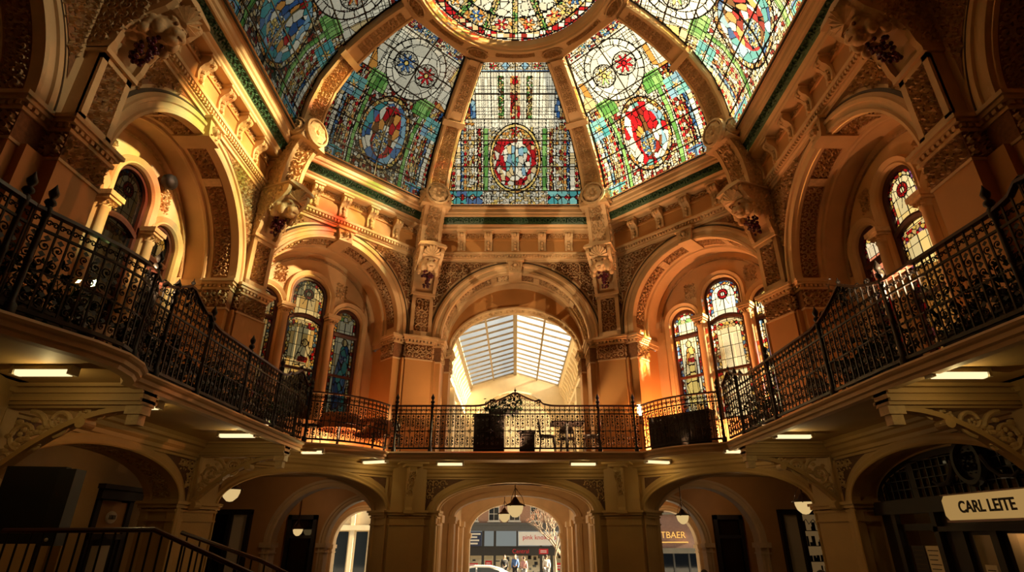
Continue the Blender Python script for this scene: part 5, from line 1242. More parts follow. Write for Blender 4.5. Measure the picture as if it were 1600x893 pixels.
# ------------------------------------------------------------------ stairs, screen, shop
def stairs_left():
    S = thing('staircase', 'short flight of dark stairs with landing at lower left', 'stairs', (-5, -1.6, 0))
    m = MB(); m.box(-5.3, -3.95, -2.6, -.8, 0, 1.12)
    for i in range(7): m.box(-3.95 + i * .3, -3.95 + (i + 1) * .3, -2.6, -.8, 0, 1.12 - .16 * (i + 1) + .0)
    m.build('steps', 'low', S)
    def rail(pts, lab, n):
        R = thing('handrail', lab, 'handrail', (pts[0][0], pts[0][1], 1.0), group='iron stair handrails')
        h = MB(); h.tube(pts, .026, 8); h.build('top_rail', 'rail', R); b = MB(); lo = [(p[0], p[1], p[2] - .82) for p in pts]; b.tube(lo, .014, 5); b.build('bottom_rail', 'iron', R)
        for i in range(n):
            t = (i + .5) / n; L = [0]
            for q in range(len(pts) - 1): L.append(L[-1] + (Vector(pts[q + 1]) - Vector(pts[q])).length)
            s = t * L[-1]; q = max(k for k in range(len(pts) - 1) if L[k] <= s); f = (s - L[q]) / (L[q + 1] - L[q]); p = Vector(pts[q]).lerp(Vector(pts[q + 1]), f)
            c = MB(); c.tube([tuple(p), (p.x, p.y, p.z - .95)], .011, 5); c.build('baluster', 'iron', R)
    rail([(-5.25, -2.45, 2.205), (-3.70, -2.45, 2.215), (-2.62, -2.45, 1.81), (-2.2, -2.45, 1.6)], 'iron handrail along the landing then sloping down, lower left corner', 26)
    rail([(-4.35, -.75, 2.20), (-3.25, -.75, 1.87), (-2.6, -.75, 1.60)], 'shorter sloping iron handrail on the far side of the stairs at lower left', 10)
def screen_left():
    T = thing('black_screen', 'large black screen on a stand in the dark bay at lower left', 'screen', (-5.42, -2.0, 1.12))
    P = frame((-.15, .99), (.99, .15), (-5.42, -2.0, 0))
    m = MB(P); m.box(-.34, .27, -.05, .05, 2.08, 2.88); m.build('panel', 'black', T); b = MB(P); b.box(.27, .44, -.16, .05, 2.06, 2.85); b.build('casing', 'blackshine', T)
    h = MB(P)
    for u in (-.2, .2): h.tube([(u, 0, 2.1), (u, 0, 1.12)], .025, 6); h.box(u - .2, u + .2, -.03, .03, 1.12, 1.15)
    h.build('stand', 'iron', T)
    s = MB(P); s.sphere((.36, -.17, 2.12), .02, 6, 4); s.build('stud', 'housing', T)
def loudspeaker():
    P = face_frame(-2); T = thing('loudspeaker', 'small round black loudspeaker fixed high in the left side arch', 'speaker', tuple(P(.75, .8, 8.4)))
    c = P(.62, .92, 8.62); m = MB(P); m.lathe([(0, -.02), (.13, 0), (.16, .06), (.15, .16), (.08, .22)], (.62, .80, 8.62), 16, 'y'); m.build('casing', 'blackshine', T, True)
    b = MB(P); b.tube([(.62, .95, 8.62), (.62, 1.06, 8.62)], .03, 6); b.build('bracket', 'iron', T)
def shopfront(k):
    P = face_frame(k); a, zs, ry = 1.90, 2.72, .66; D = .42
    if k == 2:
        T = thing('shopfront', 'dark timber shopfront with leaded fanlight filling the lower right arch', 'shopfront', tuple(P(0, D, 0)))
        f = MB(P); outl = [(-a, 0)] + [(a * math.cos(pi - pi * i / 30), zs + ry * math.sin(pi * i / 30)) for i in range(31)] + [(a, 0)]
        h1 = [(-1.36, .9), (-1.36, 2.24), (-.60, 2.24), (-.60, .9)]; h2 = [(-1.42, 2.34), (-1.42, 2.60), (-.66, 2.60), (-.66, 2.34)]
        fan = []
        for (x0, x1) in ((-1.72, -.92), (-.80, .30), (.42, 1.5)):
            top = [(x0 + (x1 - x0) * i / 8, zs + (ry - .09) * math.sqrt(max(0, 1 - ((x0 + (x1 - x0) * i / 8) / (a - .06)) ** 2))) for i in range(9)]
            fan.append([(x0, 2.72)] + [(x, max(z, 2.75)) for x, z in top] + [(x1, 2.72)])
        d1 = [(.09, .15), (.09, 2.17), (.43, 2.17), (.43, .15)]; d2 = [(.70, .15), (.70, 2.19), (1.02, 2.19), (1.02, .15)]; d0 = [(1.2, .15), (1.2, 2.19), (1.6, 2.19), (1.6, .15)]
        f.poly(outl, [h1, h2] + fan + [d0, d1, d2], lambda x, z: (x, D, z)); f.box(-a, a, D - .12, D, 2.46 + .03, 2.58 + .12); f.box(-1.52, -1.42, D - .08, D, 0, 2.6); f.box(-.54, -.44, D - .1, D, 0, 2.6)
        f.box(-.1, 0, D - .06, D, 0, 2.24); f.box(.50, .62, D - .08, D, 0, 2.24); f.box(-.6, a, D - .1, D, 2.22, 2.29); f.build('timber_frame', 'dkwood', T)
        g = MB(P); g.quad((-a, D + .05, 0), (a, D + .05, 0), (a, D + .05, 2.7), (-a, D + .05, 2.7)); g.build('shop_glass', 'shopglass', T)
        g = MB(P)
        for fa in fan: g.poly(fa, [], lambda x, z: (x, D + .03, z))
        g.build('fanlight_glass', 'darkglass', T)
        l = MB(P)
        for i in range(22): x = -1.75 + i * .16; zt = zs + (ry - .1) * math.sqrt(max(0, 1 - (x / a) ** 2)); l.box(x - .008, x + .008, D, D + .03, 2.72, zt)
        for z in (2.86, 3.0, 3.14, 3.26): w = a * math.sqrt(max(0, 1 - ((z - zs) / ry) ** 2)) - .06; l.box(-w, w, D, D + .03, z - .006, z + .006)
        l.build('fanlight_leads', 'lead', T)
        w = MB(P); cx, cz = .50, 3.12; n = 32; rows = []
        for r_ in (.34, .31, .25, .22): rows.append([(cx + r_ * .86 * math.cos(2 * pi * i / n), D - (.10 if r_ in (.31, .25) else .04), cz + r_ * math.sin(2 * pi * i / n)) for i in range(n)])
        w.grid(rows, True); w.poly([(cx + .23 * .86 * math.cos(2 * pi * i / n), cz + .23 * math.sin(2 * pi * i / n)) for i in range(n)], [], lambda x, z: (x, D - .03, z))
        foliage(w, lambda x, y, h: st(x, D - .03 - h, y), cx - .14, cx + .14, cz - .17, cz + .17, .15, .03)
        for s_ in (-1, 1): w.tube([(cx + s_ * .28, D - .06, cz + .05), (cx + s_ * .36, D - .06, cz - .12), (cx + s_ * .5, D - .06, cz - .24), (cx + s_ * .68, D - .06, cz - .26), (cx + s_ * .8, D - .06, cz - .2)], [.05, .045, .035, .028, .02], 8)
        w.build('carved_medallion', 'dkwood', T)
        i = MB(P); i.quad((-1.8, D + .5, .0), (1.8, D + .5, 0), (1.8, D + .5, 2.66), (-1.8, D + .5, 2.66)); i.build('lit_interior', pbr('shop_back_wall', (.7, .45, .2), .8), T)
        # sign box
        S = thing('lit_sign', 'illuminated cream sign lettered CARL LEITE over the dark shop door', 'sign', tuple(P(.9, .1, 2.5)))
        b = MB(P); b.prism([(.12, 2.42), (.18, 2.36), (1.62, 2.36), (1.68, 2.42), (1.68, 2.62), (1.62, 2.68), (.18, 2.68), (.12, 2.62)], lambda x, z: (x, .10, z), lambda x, z: (x, .26, z)); b.build('sign_box', 'signface', S)
        e = MB(P); e.box(.10, 1.70, .11, .28, 2.33, 2.36); e.box(.10, 1.70, .11, .28, 2.68, 2.70); e.build('sign_edge', 'bronze', S)
        mt = Matrix(((0, 0, -1, 0), (-1, 0, 0, 0), (0, 1, 0, 0), (0, 0, 0, 1))); o = P(.90, .095, 2.515)
        mt = Matrix.Translation(Vector(o)) @ mt; text('lettering', 'CARL LEITE', .205, mt, 'print', S, .004, sx=.92, bold=.005)
        # notices
        for (u0, u1, z0, z1, c, lab) in ((-1.30, -1.0, 1.45, 2.02, 'print', 'dark notice sheet in the window left of the shop door'), (-.96, -.66, 1.47, 2.02, 'paper', 'pale printed menu sheet beside the dark notice in the shop window'), (.16, .36, 1.45, 1.80, 'paper', 'small printed card in the shop door glass')):
            q = MB(P); q.box(u0, u1, D - .012, D - .002, z0, z1); o = q.build('notice_sheet', c, None); tag(o, lab, 'notice', 'notices on the shopfront')
            t = MB(P)
            for r_ in range(7): zz = z1 - .06 - r_ * (z1 - z0 - .1) / 7; t.box(u0 + .03, u1 - .03 - .03 * (r_ % 3), D - .014, D - .011, zz - .012, zz)
            t.build('printing', 'print' if c == 'paper' else 'bronze', o)
        return T
    # left lower bay: dim lobby with a doorway
    T = thing('lobby_doorway', 'dim timber doorway with lit oval sign behind the lower left arch', 'doorway', tuple(P(.6, 2.2, 0)))
    D = 1.6; P1 = P; P = lambda u, d, z: P1(np.asarray(u, float) + 1.6, d, z); f = MB(P); f.box(.5, .62, D - .08, D + .1, 0, 2.9); f.box(1.42, 1.54, D - .08, D + .1, 0, 2.9); f.box(.5, 1.54, D - .1, D + .1, 2.1, 2.2); f.box(.42, 1.62, D - .18, D + .1, 2.78, 2.98); f.box(.36, 1.68, D - .24, D + .1, 2.95, 3.03); f.box(.62, .70, D - .04, D, 0, 2.1); f.box(1.34, 1.42, D - .04, D, 0, 2.1); f.build('door_case', 'dkwood', T)
    p = MB(P); p.box(.62, 1.42, D - .03, D + .05, 2.2, 2.75); p.build('sign_board', 'tan', T)
    o = MB(P); o.lathe([(0, 0), (.14, .0), (.15, .02), (.0, .03)], (1.02, D - .06, 2.48), 24, 'y'); o.V[-1][:, 2] = (o.V[-1][:, 2] - 2.48) * .75 + 2.48; oo = o.build('oval_sign', 'paper', T)
    mt = Matrix.Translation(Vector(P(1.02, D - .07, 2.48))) @ Matrix(((0, 0, 1, 0), (1, 0, 0, 0), (0, 1, 0, 0), (0, 0, 0, 1))); t = text('oval_lettering', '1001', .11, mt, 'print', T, .003)
    d = MB(P); d.box(.70, 1.34, D, D + .04, 0, 2.1); d.build('door_leaf', 'dkwood', T); g = MB(P); g.box(.78, 1.26, D - .01, D, 1.2, 2.0); g.build('door_glass', 'paper', T); n = MB(P); n.box(.86, 1.2, D - .02, D - .01, 1.0, 1.45); n.build('door_poster', 'white', T)
    b = MB(P); b.quad((-4.2, D + .11, 0), (2.6, D + .11, 0), (2.6, D + .11, 3.8), (-4.2, D + .11, 3.8)); b.box(-.1, .4, D - .1, D + .1, 0, 3.1); b.build('lobby_wall', 'low', T)
    return T
# ------------------------------------------------------------------ street
def street():
    zs = -.75
    G = struct('street_pavement', 'grey street and pavement outside the far arch', 'street', (0, 30, zs)); m = MB(); m.quad((-30, 16.9, zs), (30, 16.9, zs), (30, 60, zs), (-30, 60, zs)); m.build('paving', 'pave', G)
    y = 38.
    B = thing('brick_building', 'red brick building with dark shop front seen through the far street arch', 'building', (0, y, zs))
    b = MB(); b.box(-9, 5.0, y, y + 6, 3.05, 12); b.build('brick_wall', 'brick', B)
    c = MB(); c.box(-9, 5.0, y - .15, y + .4, 2.55, 3.05); c.box(-9, 5.0, y - .25, y + .3, 3.0, 3.12); c.build('grey_fascia', 'grey', B)
    fr = MB(); fr.box(-9, 5.0, y - .02, y + .4, 1.42, 1.50); fr.box(-9, 5.0, y - .05, y + .3, .85, 1.42)
    for x in (-3.9, -2.45, -1.55, 1.95, 2.75, 4.9): fr.box(x - .09, x + .09, y - .06, y + .3, zs, 2.6)
    fr.box(-.06 + .15, .06 + .15, y - .06, y + .3, 1.4, 3.0); fr.box(-9, 5, y + .1, y + .3, zs, zs + .3); fr.build('shop_frame', 'shopdark', B)
    u = MB(); u.box(-9, 5, y + .2, y + .25, 1.5, 2.55); u.build('upper_shop_windows', 'shopcool', B); w = MB(); w.box(-9, 5, y + 1.2, y + 1.25, zs, .9); w.build('lit_shop_interior', 'shopwarm', B)
    g = MB(); g.box(-9, 5, y + .05, y + .07, zs + .3, .85); g.build('shop_glass', 'shopglass', B)
    sh = MB()
    rn = random.Random(3)
    for i in range(40): x = rn.uniform(-4, 4.5); z = rn.uniform(zs + .2, .7); sh.box(x, x + rn.uniform(.1, .35), y + .6, y + .9, z, z + rn.uniform(.08, .3))
    sh.build('shop_stock', 'dkwood', B)
    for i, x in enumerate((-3.3, -1.65, -.05, 1.6, 3.4)):
        q = MB(); q.box(x - .42, x + .42, y - .04, y + .02, 3.25, 4.75); q.box(x - .5, x + .5, y - .12, y + .02, 3.17, 3.25); wn = q.build('sash_window', 'white', B)
        for a in (0, 1):
            for b_ in (0, 1, 2):
                p = MB(); x0 = x - .36 + a * .38; z0 = 3.32 + b_ * .47; p.box(x0, x0 + .34, y - .06, y - .035, z0, z0 + .42); p.build('pane', 'carglass', wn)
    # signs
    def sign(name, lab, x0, x1, z0, z1, mat): q = MB(); q.box(x0, x1, y - .12, y - .07, z0, z1); return tag(q.build(name, mat, None), lab, 'sign')
    face = Matrix(((1, 0, 0, 0), (0, 0, -1, 0), (0, 1, 0, 0), (0, 0, 0, 1)))
    s = sign('shop_banner', 'long white banner with red lettering over the street shop', .25, 3.5, 1.55, 2.5, 'bannerwhite'); t = text('banner_lettering', 'pink knoxtails', .46, Matrix.Translation((1.85, y - .13, 2.1)) @ face, 'red', s)
    s = sign('blue_sign_board', 'dark blue board with white lines of text left over the street shop', -3.6, -2.55, 1.50, 2.5, 'blue')
    q = MB()
    for i, (a, b_) in enumerate(((.1, .95), (.15, .7), (.15, .85), (.2, .75))): q.box(-3.6 + a, -3.6 + b_, y - .14, y - .12, 2.28 - i * .22, 2.40 - i * .22)
    q.build('text_lines', 'white', s)
    s = sign('central_sign', 'small red sign reading Central above the street shop door', -.28, 1.12, .92, 1.36, 'shopdark'); text('central_lettering', 'Central', .42, Matrix.Translation((.42, y - .13, 1.14)) @ face, 'red', s, .02)
    for (x, z, w_, h_, lab) in ((2.15, 1.14, .7, .36, 'red logo plate right of the central sign'), (-2.0, .30, .5, .42, 'red and white square sticker in the left shop window'), (3.35, .12, .75, .5, 'red neon style window sign at right of the shop'), (-3.2, .22, .8, .25, 'red script sign in the far left shop window')):
        q = MB(); q.box(x - w_ / 2, x + w_ / 2, y - .10, y - .07, z - h_ / 2, z + h_ / 2); o = tag(q.build('window_sign', 'red', None), lab, 'sign'); q = MB()
        for i in range(2): q.box(x - w_ * .35, x + w_ * .3, y - .115, y - .10, z - h_ * .25 + i * h_ * .3, z - h_ * .12 + i * h_ * .3)
        q.build('sign_stripes', 'bannerwhite', o)
    # building on the right, glimpsed through the right arch
    R = thing('dark_brick_shop', 'dark brick shop with gilt letters glimpsed through the lower right arch', 'building', (12, y - 2, zs)); yr = y - 2
    b = MB(); b.box(7, 18, yr, yr + 6, 1.35, 10); b.build('brick_wall', 'brick_dark', R); c = MB(); c.box(7, 18, yr - .15, yr + .2, 1.05, 1.40); c.box(7, 18, yr - .2, yr + .2, 3.65, 3.8); c.build('stone_course', 'facade_dim', R)
    f = MB()
    for x in np.arange(7, 18, 1.1): f.box(x, x + .12, yr - .05, yr + .2, zs, 1.1)
    f.build('shop_frame', 'shopdark', R); g = MB(); g.box(7, 18, yr + .05, yr + .07, zs, 1.1); g.build('shop_glass', 'darkglass', R); w = MB(); w.box(7, 18, yr + 1, yr + 1.1, zs, 1.1); w.build('shop_interior', 'facade_dim', R)
    fx = MB(); fx.box(9.3, 12.6, yr - .10, yr, 1.75, 1.82); fx.build('sign_rail', 'gold', R)
    text('gilt_lettering', 'TBAER', .62, Matrix.Translation((11.55, yr - .1, 2.25)) @ face, 'gold', R, .03)
    # left building
    Lb = thing('pale_street_building', 'pale stone front with pilasters glimpsed through the lower left arch', 'building', (-12, y, zs)); b = MB(); b.box(-20, -9.05, y - 1, y + 5, zs, 11); b.build('stone_wall', 'cream', Lb); p = MB()
    for i in range(8): p.box(-19.6 + i * 1.45, -19.3 + i * 1.45, y - 1.25, y - 1, zs, 4.2)
    p.box(-20, -9.05, y - 1.3, y - 1, 2.6, 2.95); p.build('pilasters', 'cream', Lb)
    for i in range(5):
        q = MB(); x = -19.15 + (i + 2) * 1.45; q.box(x, x + .85, y - 1.05, y - .98, zs + .1, 2.5); q.build('shop_window', 'carglass', Lb)
    # car
    C = thing('parked_car', 'pale silver car parked outside the far street arch', 'car', (-1.95, 26.0, zs))
    bd = MB(lambda u, d, z: np.stack([-1.95 + u, 26 + d, zs + z], -1))
    prof = [(-2.1, .35), (-2.12, .62), (-2.0, .82), (-1.3, .93), (-.78, 1.34), (-.3, 1.45), (.55, 1.44), (1.15, 1.30), (1.75, .98), (2.05, .9), (2.1, .6), (2.08, .35)]
    bd.prism(prof, lambda x, z: (x, -.80 + (.16 if z > 1 else 0), z), lambda x, z: (x, .80 - (.16 if z > 1 else 0), z)); bd.build('body', 'car', C)
    gl = MB(lambda u, d, z: np.stack([-1.95 + u, 26 + d, zs + z], -1))
    for s_ in (-1, 1):
        for pl in ([(-1.12, .98), (-.72, 1.30), (-.2, 1.37), (-.2, .98)], [(-.12, .98), (-.12, 1.37), (.55, 1.36), (1.05, 1.22), (1.3, .98)]): gl.poly(pl, [], lambda x, z: (x, s_ * (.812 - .17 * max(0, (z - .93) / .5)), z))
    gl.build('side_windows', 'carglass', C)
    for x in (-1.35, 1.35):
        for s_ in (-1, 1):
            wv = MB(lambda u, d, z: np.stack([-1.95 + u, 26 + d, zs + z], -1)); wv.lathe([(0, -.1), (.2, -.1), (.31, -.09), (.32, 0), (.31, .09), (.2, .1), (0, .1)], (x, s_ * .74, .32), 18, 'y'); wv.build('wheel', 'tyre', C)
    # bare street tree
    Tr = thing('street_tree', 'bare street tree with rusty buds right of the shop', 'tree', (2.75, 30.5, zs)); tb = MB(); bu = MB(); rn = random.Random(12)
    def branch(p, d, L, r, dep):
        q = p + d * L; tb.tube([tuple(p), tuple(p + d * L * .5 + Vector((rn.uniform(-.05, .05), rn.uniform(-.05, .05), 0)) * L), tuple(q)], [r, r * .8, r * .62], 5, False)
        if dep == 0:
            for _ in range(3): c = q - d * L * rn.random(); bu.sphere(tuple(c), .022, 4, 3)
            return
        for _ in range(3 if dep > 1 else 3):
            a = Vector((rn.uniform(-1, 1), rn.uniform(-1, 1), rn.uniform(-.1, .9))).normalized(); branch(q, (d * .9 + a * .75).normalized(), L * rn.uniform(.62, .82), r * .6, dep - 1)
    for k in range(2): branch(Vector((2.62 + .26 * k, 30.5, zs)), Vector((-.05 + .1 * k, 0, 1)).normalized(), 1.75, .11, 5)
    tb.build('branches', 'bark', Tr); bu.build('buds', 'bud', Tr)
# facades behind the stained windows (what shows through the clear panes)
def outside_blocks():
    for (nm, lab, mat, k, d, h, u0, u1, zb) in (('pale_office_building', 'pale office building showing through the clear window right of the far arch', 'facade_pale', 1, 6.0, 8.9, -2.4, 5.5, ZG), ('stone_back_building', 'dull stone building showing through the windows left of the far arch', 'facade_dim', -1, 5.0, 15, -3.5, 2.4, ZG),
                                    ('dark_back_building', 'dark building close behind the left side windows', 'facade_dim', -2, 3.2, 12.5, -8, 4, ZG), ('yellow_stone_building', 'yellow stone building behind the right side windows', 'facade_yellow', 2, 8.0, 11.2, -3.5, 9, ZG)):  # yellow building made tall to keep sun out of the right windows
        P = face_frame(k); T = thing(nm, lab, 'building', tuple(P((u0 + u1) / 2, d, zb))); m = MB(P); m.box(u0, u1, d, d + 1, zb, h); m.build('front', mat, T)
        c = MB(P); c.box(u0, u1, d - .2, d + 1, h, h + .25); c.build('parapet', mat, T)
        n = int((u1 - u0) / 1.8)
        for i in range(n):
            for z in np.arange(zb + 1.2, h - 1.4, 2.2):
                q = MB(P); u = u0 + .5 + i * 1.8; q.box(u, u + .85, d - .04, d + .02, z, z + 1.35); w = q.build('window_frame', 'white' if mat != 'facade_dim' else 'facade_dim', T); q = MB(P); q.box(u + .07, u + .39, d - .06, d - .03, z + .07, z + 1.28); q.box(u + .46, u + .78, d - .06, d - .03, z + .07, z + 1.28); q.build('pane', 'carglass', w)
# ------------------------------------------------------------------ people
def person(x, y, z, a, label, top, legs, hgt=1.7, hair='hair', stride=.12):
    T = thing('person', label, 'person', (x, y, z), a); k = hgt / 1.7
    J = dict(pel=(0, 0, .92), sp=(0, -.01, 1.12), ch=(0, .0, 1.32), nk=(0, .01, 1.44), hd0=(0, .0, 1.50), lsh=(-.17, 0, 1.38), rsh=(.17, 0, 1.38), lel=(-.22, .04, 1.12), rel=(.22, .02, 1.12), lwr=(-.20, -.10, .90), rwr=(.21, -.12, .92),
             lhp=(-.09, 0, .88), rhp=(.09, 0, .88), lkn=(-.10, -stride * .6, .48), rkn=(.10, stride * .2, .48), lan=(-.10, -stride * .7, .08), ran=(.10, stride, .08), lto=(-.11, -stride * .7 - .15, .03), rto=(.11, stride - .15, .03))
    R = dict(pel=.125, sp=.12, ch=.14, nk=.055, hd0=.05, lsh=.065, rsh=.065, lel=.045, rel=.045, lwr=.03, rwr=.03, lhp=.095, rhp=.095, lkn=.06, rkn=.06, lan=.042, ran=.042, lto=.035, rto=.035)
    E = 'pel-sp sp-ch ch-nk nk-hd0 ch-lsh ch-rsh lsh-lel rsh-rel lel-lwr rel-rwr pel-lhp pel-rhp lhp-lkn rhp-rkn lkn-lan rkn-ran lan-lto ran-rto'.split()
    def skin(keys, edges, name, mat, grow=0, root=None):
        me = bpy.data.meshes.new(name); ix = {n: i for i, n in enumerate(keys)}; me.from_pydata([tuple(c * k for c in J[n]) for n in keys], [(ix[e.split('-')[0]], ix[e.split('-')[1]]) for e in edges], [])
        o = bpy.data.objects.new(name, me); COL.objects.link(o); o.parent = T; me.materials.append(M[mat] if isinstance(mat, str) else mat)
        sk = o.modifiers.new('skin', 'SKIN'); sk.use_smooth_shade = True; me.skin_vertices.new() if not me.skin_vertices else None
        for n, i in ix.items(): me.skin_vertices[0].data[i].radius = ((R[n] + grow) * k,) * 2
        me.skin_vertices[0].data[ix[root or keys[0]]].use_root = True; o.modifiers.new('sub', 'SUBSURF').levels = 1; o.modifiers['sub'].render_levels = 1; return o
    skin(list(J), E, 'body', 'skin')
    skin(['pel', 'sp', 'ch', 'lsh', 'rsh', 'lel', 'rel', 'lwr', 'rwr'], [e for e in E if all(q in ('pel', 'sp', 'ch', 'lsh', 'rsh', 'lel', 'rel', 'lwr', 'rwr') for q in e.split('-'))], 'jacket', top, .018)
    skin(['pel', 'lhp', 'rhp', 'lkn', 'rkn', 'lan', 'ran'], [e for e in E if all(q in ('pel', 'lhp', 'rhp', 'lkn', 'rkn', 'lan', 'ran') for q in e.split('-'))], 'trousers', legs, .012)
    h = MB(); S = lambda c, r, sc=(1, 1, 1): h.add(*[(np.array(q) * k if i == 0 else q) for i, q in enumerate(sph(c, r, 14, 10, sc))])
    S((0, -.005, 1.595), .092, (.84, 1, 1.22)); S((0, -.05, 1.545), .06, (.9, .9, .8)); S((0, -.105, 1.585), .018, (.8, 1.2, 1.5)); S((-.08, .0, 1.59), .022, (.5, .8, 1.3)); S((.08, .0, 1.59), .022, (.5, .8, 1.3)); h.build('head', 'skin', T, True, True)
    f = MB()
    for s_ in (-1, 1): f.add(np.array(sph((s_ * .032, -.086, 1.61), .011, 6, 4)[0]) * k, sph((0, 0, 0), 1, 6, 4)[1])
    f.add(np.array(sph((0, -.097, 1.535), .022, 8, 4, (1, .4, .3))[0]) * k, sph((0, 0, 0), 1, 8, 4)[1]); f.build('eyes_and_mouth', 'print', T, True, True)
    w = MB(); w.add(np.array(sph((0, .018, 1.625), .098, 14, 10, (.9, 1, 1.05))[0]) * k, sph((0, 0, 0), 1, 14, 10)[1]); w.build('hair', hair, T, True, True)
    hn = MB()
    for s_, q in ((-1, J['lwr']), (1, J['rwr'])):
        V, F = sph((q[0], q[1] - .02, q[2] - .05), .04, 8, 6, (.5, .9, 1.1)); hn.add(np.array(V) * k, F)
        for i in range(4):
            b = Vector((q[0], q[1] - .045 + .018 * i, q[2] - .08)); hn.tube([tuple(b * k), tuple((b + Vector((s_ * -.004, -.005, -.035))) * k), tuple((b + Vector((s_ * -.012, -.005, -.065 + .006 * abs(i - 1.5)))) * k)], [.0085 * k, .008 * k, .006 * k], 6)
        b = Vector((q[0], q[1] - .05, q[2] - .04)); hn.tube([tuple(b * k), tuple((b + Vector((0, -.03, -.03))) * k), tuple((b + Vector((0, -.035, -.055))) * k)], [.01 * k, .009 * k, .007 * k], 6)
    hn.build('hands', 'skin', T, True, True)
    return T
# ------------------------------------------------------------------ assemble
shell(); slab(); soffit_cornices()
FIG = lambda c, c2, sh=0., top=7.0, bot=5.1: (c, c2, top, bot, sh)
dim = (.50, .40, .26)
STY = {
 1: [(dict(bright=1, fig=FIG('Y Y C O', 'R O', 0, 6.95), ground=(1, .92, .70)), 'with a yellow robed figure'), (dict(bright=1), 'clear so that a pale building shows'), (dict(bright=1, fig=FIG('R O R', 'Y R', .02, 7.0, 4.9), ground=(.42, .33, .68)), 'with a red figure on violet')],
 -1: [(dict(fig=FIG('R R2 R', 'R O', 0, 7.0), tint=(.8, .7, .55)), 'with a red robed figure'), (dict(fig=FIG('W W2 W C', 'R R2', .1, 6.75), tint=(.8, .72, .55)), 'with a white robed figure'), (dict(fig=FIG('B2 B T', 'LB B', .05, 7.0), tint=(.75, .7, .55)), 'with a blue robed figure')],
 2: [(dict(bright=1, border='R R2 P W R C', fig=FIG('R R R2', 'R O', 0, 6.9), ground=(1, .40, .32), tint=(1, .85, .70)), 'red with a blue head'), (dict(bright=1, border='R C Y R2 W P', ground=(1, .88, .62), tint=(1, .84, .55)), 'glowing yellow'), (dict(bright=1, border='R C Y R2 W', ground=(1, .88, .62), tint=(1, .84, .55)), 'half hidden by the nearest pier')],
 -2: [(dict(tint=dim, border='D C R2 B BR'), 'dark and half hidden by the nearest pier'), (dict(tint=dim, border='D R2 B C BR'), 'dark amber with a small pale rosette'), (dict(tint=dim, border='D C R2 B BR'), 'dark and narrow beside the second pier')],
}
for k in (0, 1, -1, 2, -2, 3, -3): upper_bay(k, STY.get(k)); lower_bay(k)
for k in (0, 1, -1, 2, -2, 3, -3, 4): entablature(k)
for j in (1, -1, 2, -2, 3, -3): corner_pier(j); beam_bracket(j)
CEIL = dome_ceiling()
dome_panel(0, 'centre', 210, 240, 'central dome stained glass panel with red and white oval medallion above the far wall')
dome_panel(-1, 'nw', 200, 260, 'dome stained glass panel left of centre with blue and red roundels and blue oval figure')
dome_panel(1, 'ne', 200, 260, 'dome stained glass panel right of centre with bright red flower roundel')
dome_panel(-2, 'w', 260, 260, 'dark dome stained glass panel at upper left with deep blue medallion')
dome_panel(2, 'e', 260, 260, 'bright dome stained glass panel at upper right with turquoise and red medallion')
for k in (3, -3, 4): dome_panel(k, None, 6, 8, '', CEIL)  # unseen near panels, glass blackened to keep sun off the near walls
passages(); upper_arcade()
railing(SEG['far'], 'straight iron gallery railing across the far side with crested middle', [.12, .95, 4.83, 5.66], [2.89])
railing(SEG['bowr'], 'bowed iron gallery railing at far right of the central span', [1.98])
railing(SEG['bowl'], 'bowed iron gallery railing at far left of the central span', [.02])
Lr = path_len(SEG['right'])
railing(SEG['right'], 'long black iron gallery railing rising to the right edge', [.75, 2.2, 4.0, 5.5, 7.1, 8.6], [.45, 4.7, 8.0])
railing(SEG['left'], 'long black iron gallery railing along the left side', [.35, 1.3, 2.6, 3.9, 4.9], [.65, 4.85])
railing(SEG['nearbow'], 'bowed black iron gallery railing at the left edge', [.1, 1.5])
railing(SEG['nearleft'], 'near left end of the iron gallery railing at the picture edge', [.5, 2.2])
# lamps under the gallery
TL = [(-4.97, -2.95, 0, .60, 'large fluorescent light under the gallery at far left'), (-4.95, -1.25, 0, .4, 'fluorescent light behind the left scroll bracket'), (-4.75, 1.05, 0, .62, 'fluorescent light under the left side gallery near the globe lamp'), (-4.15, 3.1, .0, .45, 'small fluorescent light behind the second left bracket'),
      (-3.25, 4.75, -.35, .62, 'fluorescent light under the left bowed gallery'), (-1.55, 5.15, 0, .62, 'fluorescent light left of the lower central arch'), (1.62, 5.15, 0, .62, 'fluorescent light right of the lower central arch'), (3.3, 4.75, .35, .62, 'fluorescent light under the right bowed gallery'),
      (4.5, 3.0, 0, .5, 'small fluorescent light behind the second right bracket'), (4.8, 1.15, 0, .62, 'fluorescent light under the right side gallery near the globe lamp'), (4.75, -2.85, 0, .60, 'large fluorescent light under the gallery at far right')]
for x, y, a, L, lab in TL: tube_light(x, y, a, lab, L)
pendant(-5.75, 3.3, 2.98, 3.80, 'opal globe pendant lamp hanging at the lower left arch'); pendant(5.75, 3.2, 2.74, 3.80, 'opal globe pendant lamp hanging at the lower right arch')
pendant(0, 7.0, 2.84, 3.80, 'nearer opal globe pendant lamp in the central lower arch', .21); pendant(-.36, 11.5, 2.80, 3.85, 'farther small globe pendant lamp in the central passage', .19)
pendant(4.75, 8.4, 2.66, 3.80, 'opal globe lamp half hidden behind the pier right of the lower central arch', .17); pendant(-7.4, 12.0, 2.35, 3.80, 'small globe lamp deep in the left vestibule', .16)
sconce(); loudspeaker(); stairs_left(); screen_left(); shopfront(2); shopfront(-2)
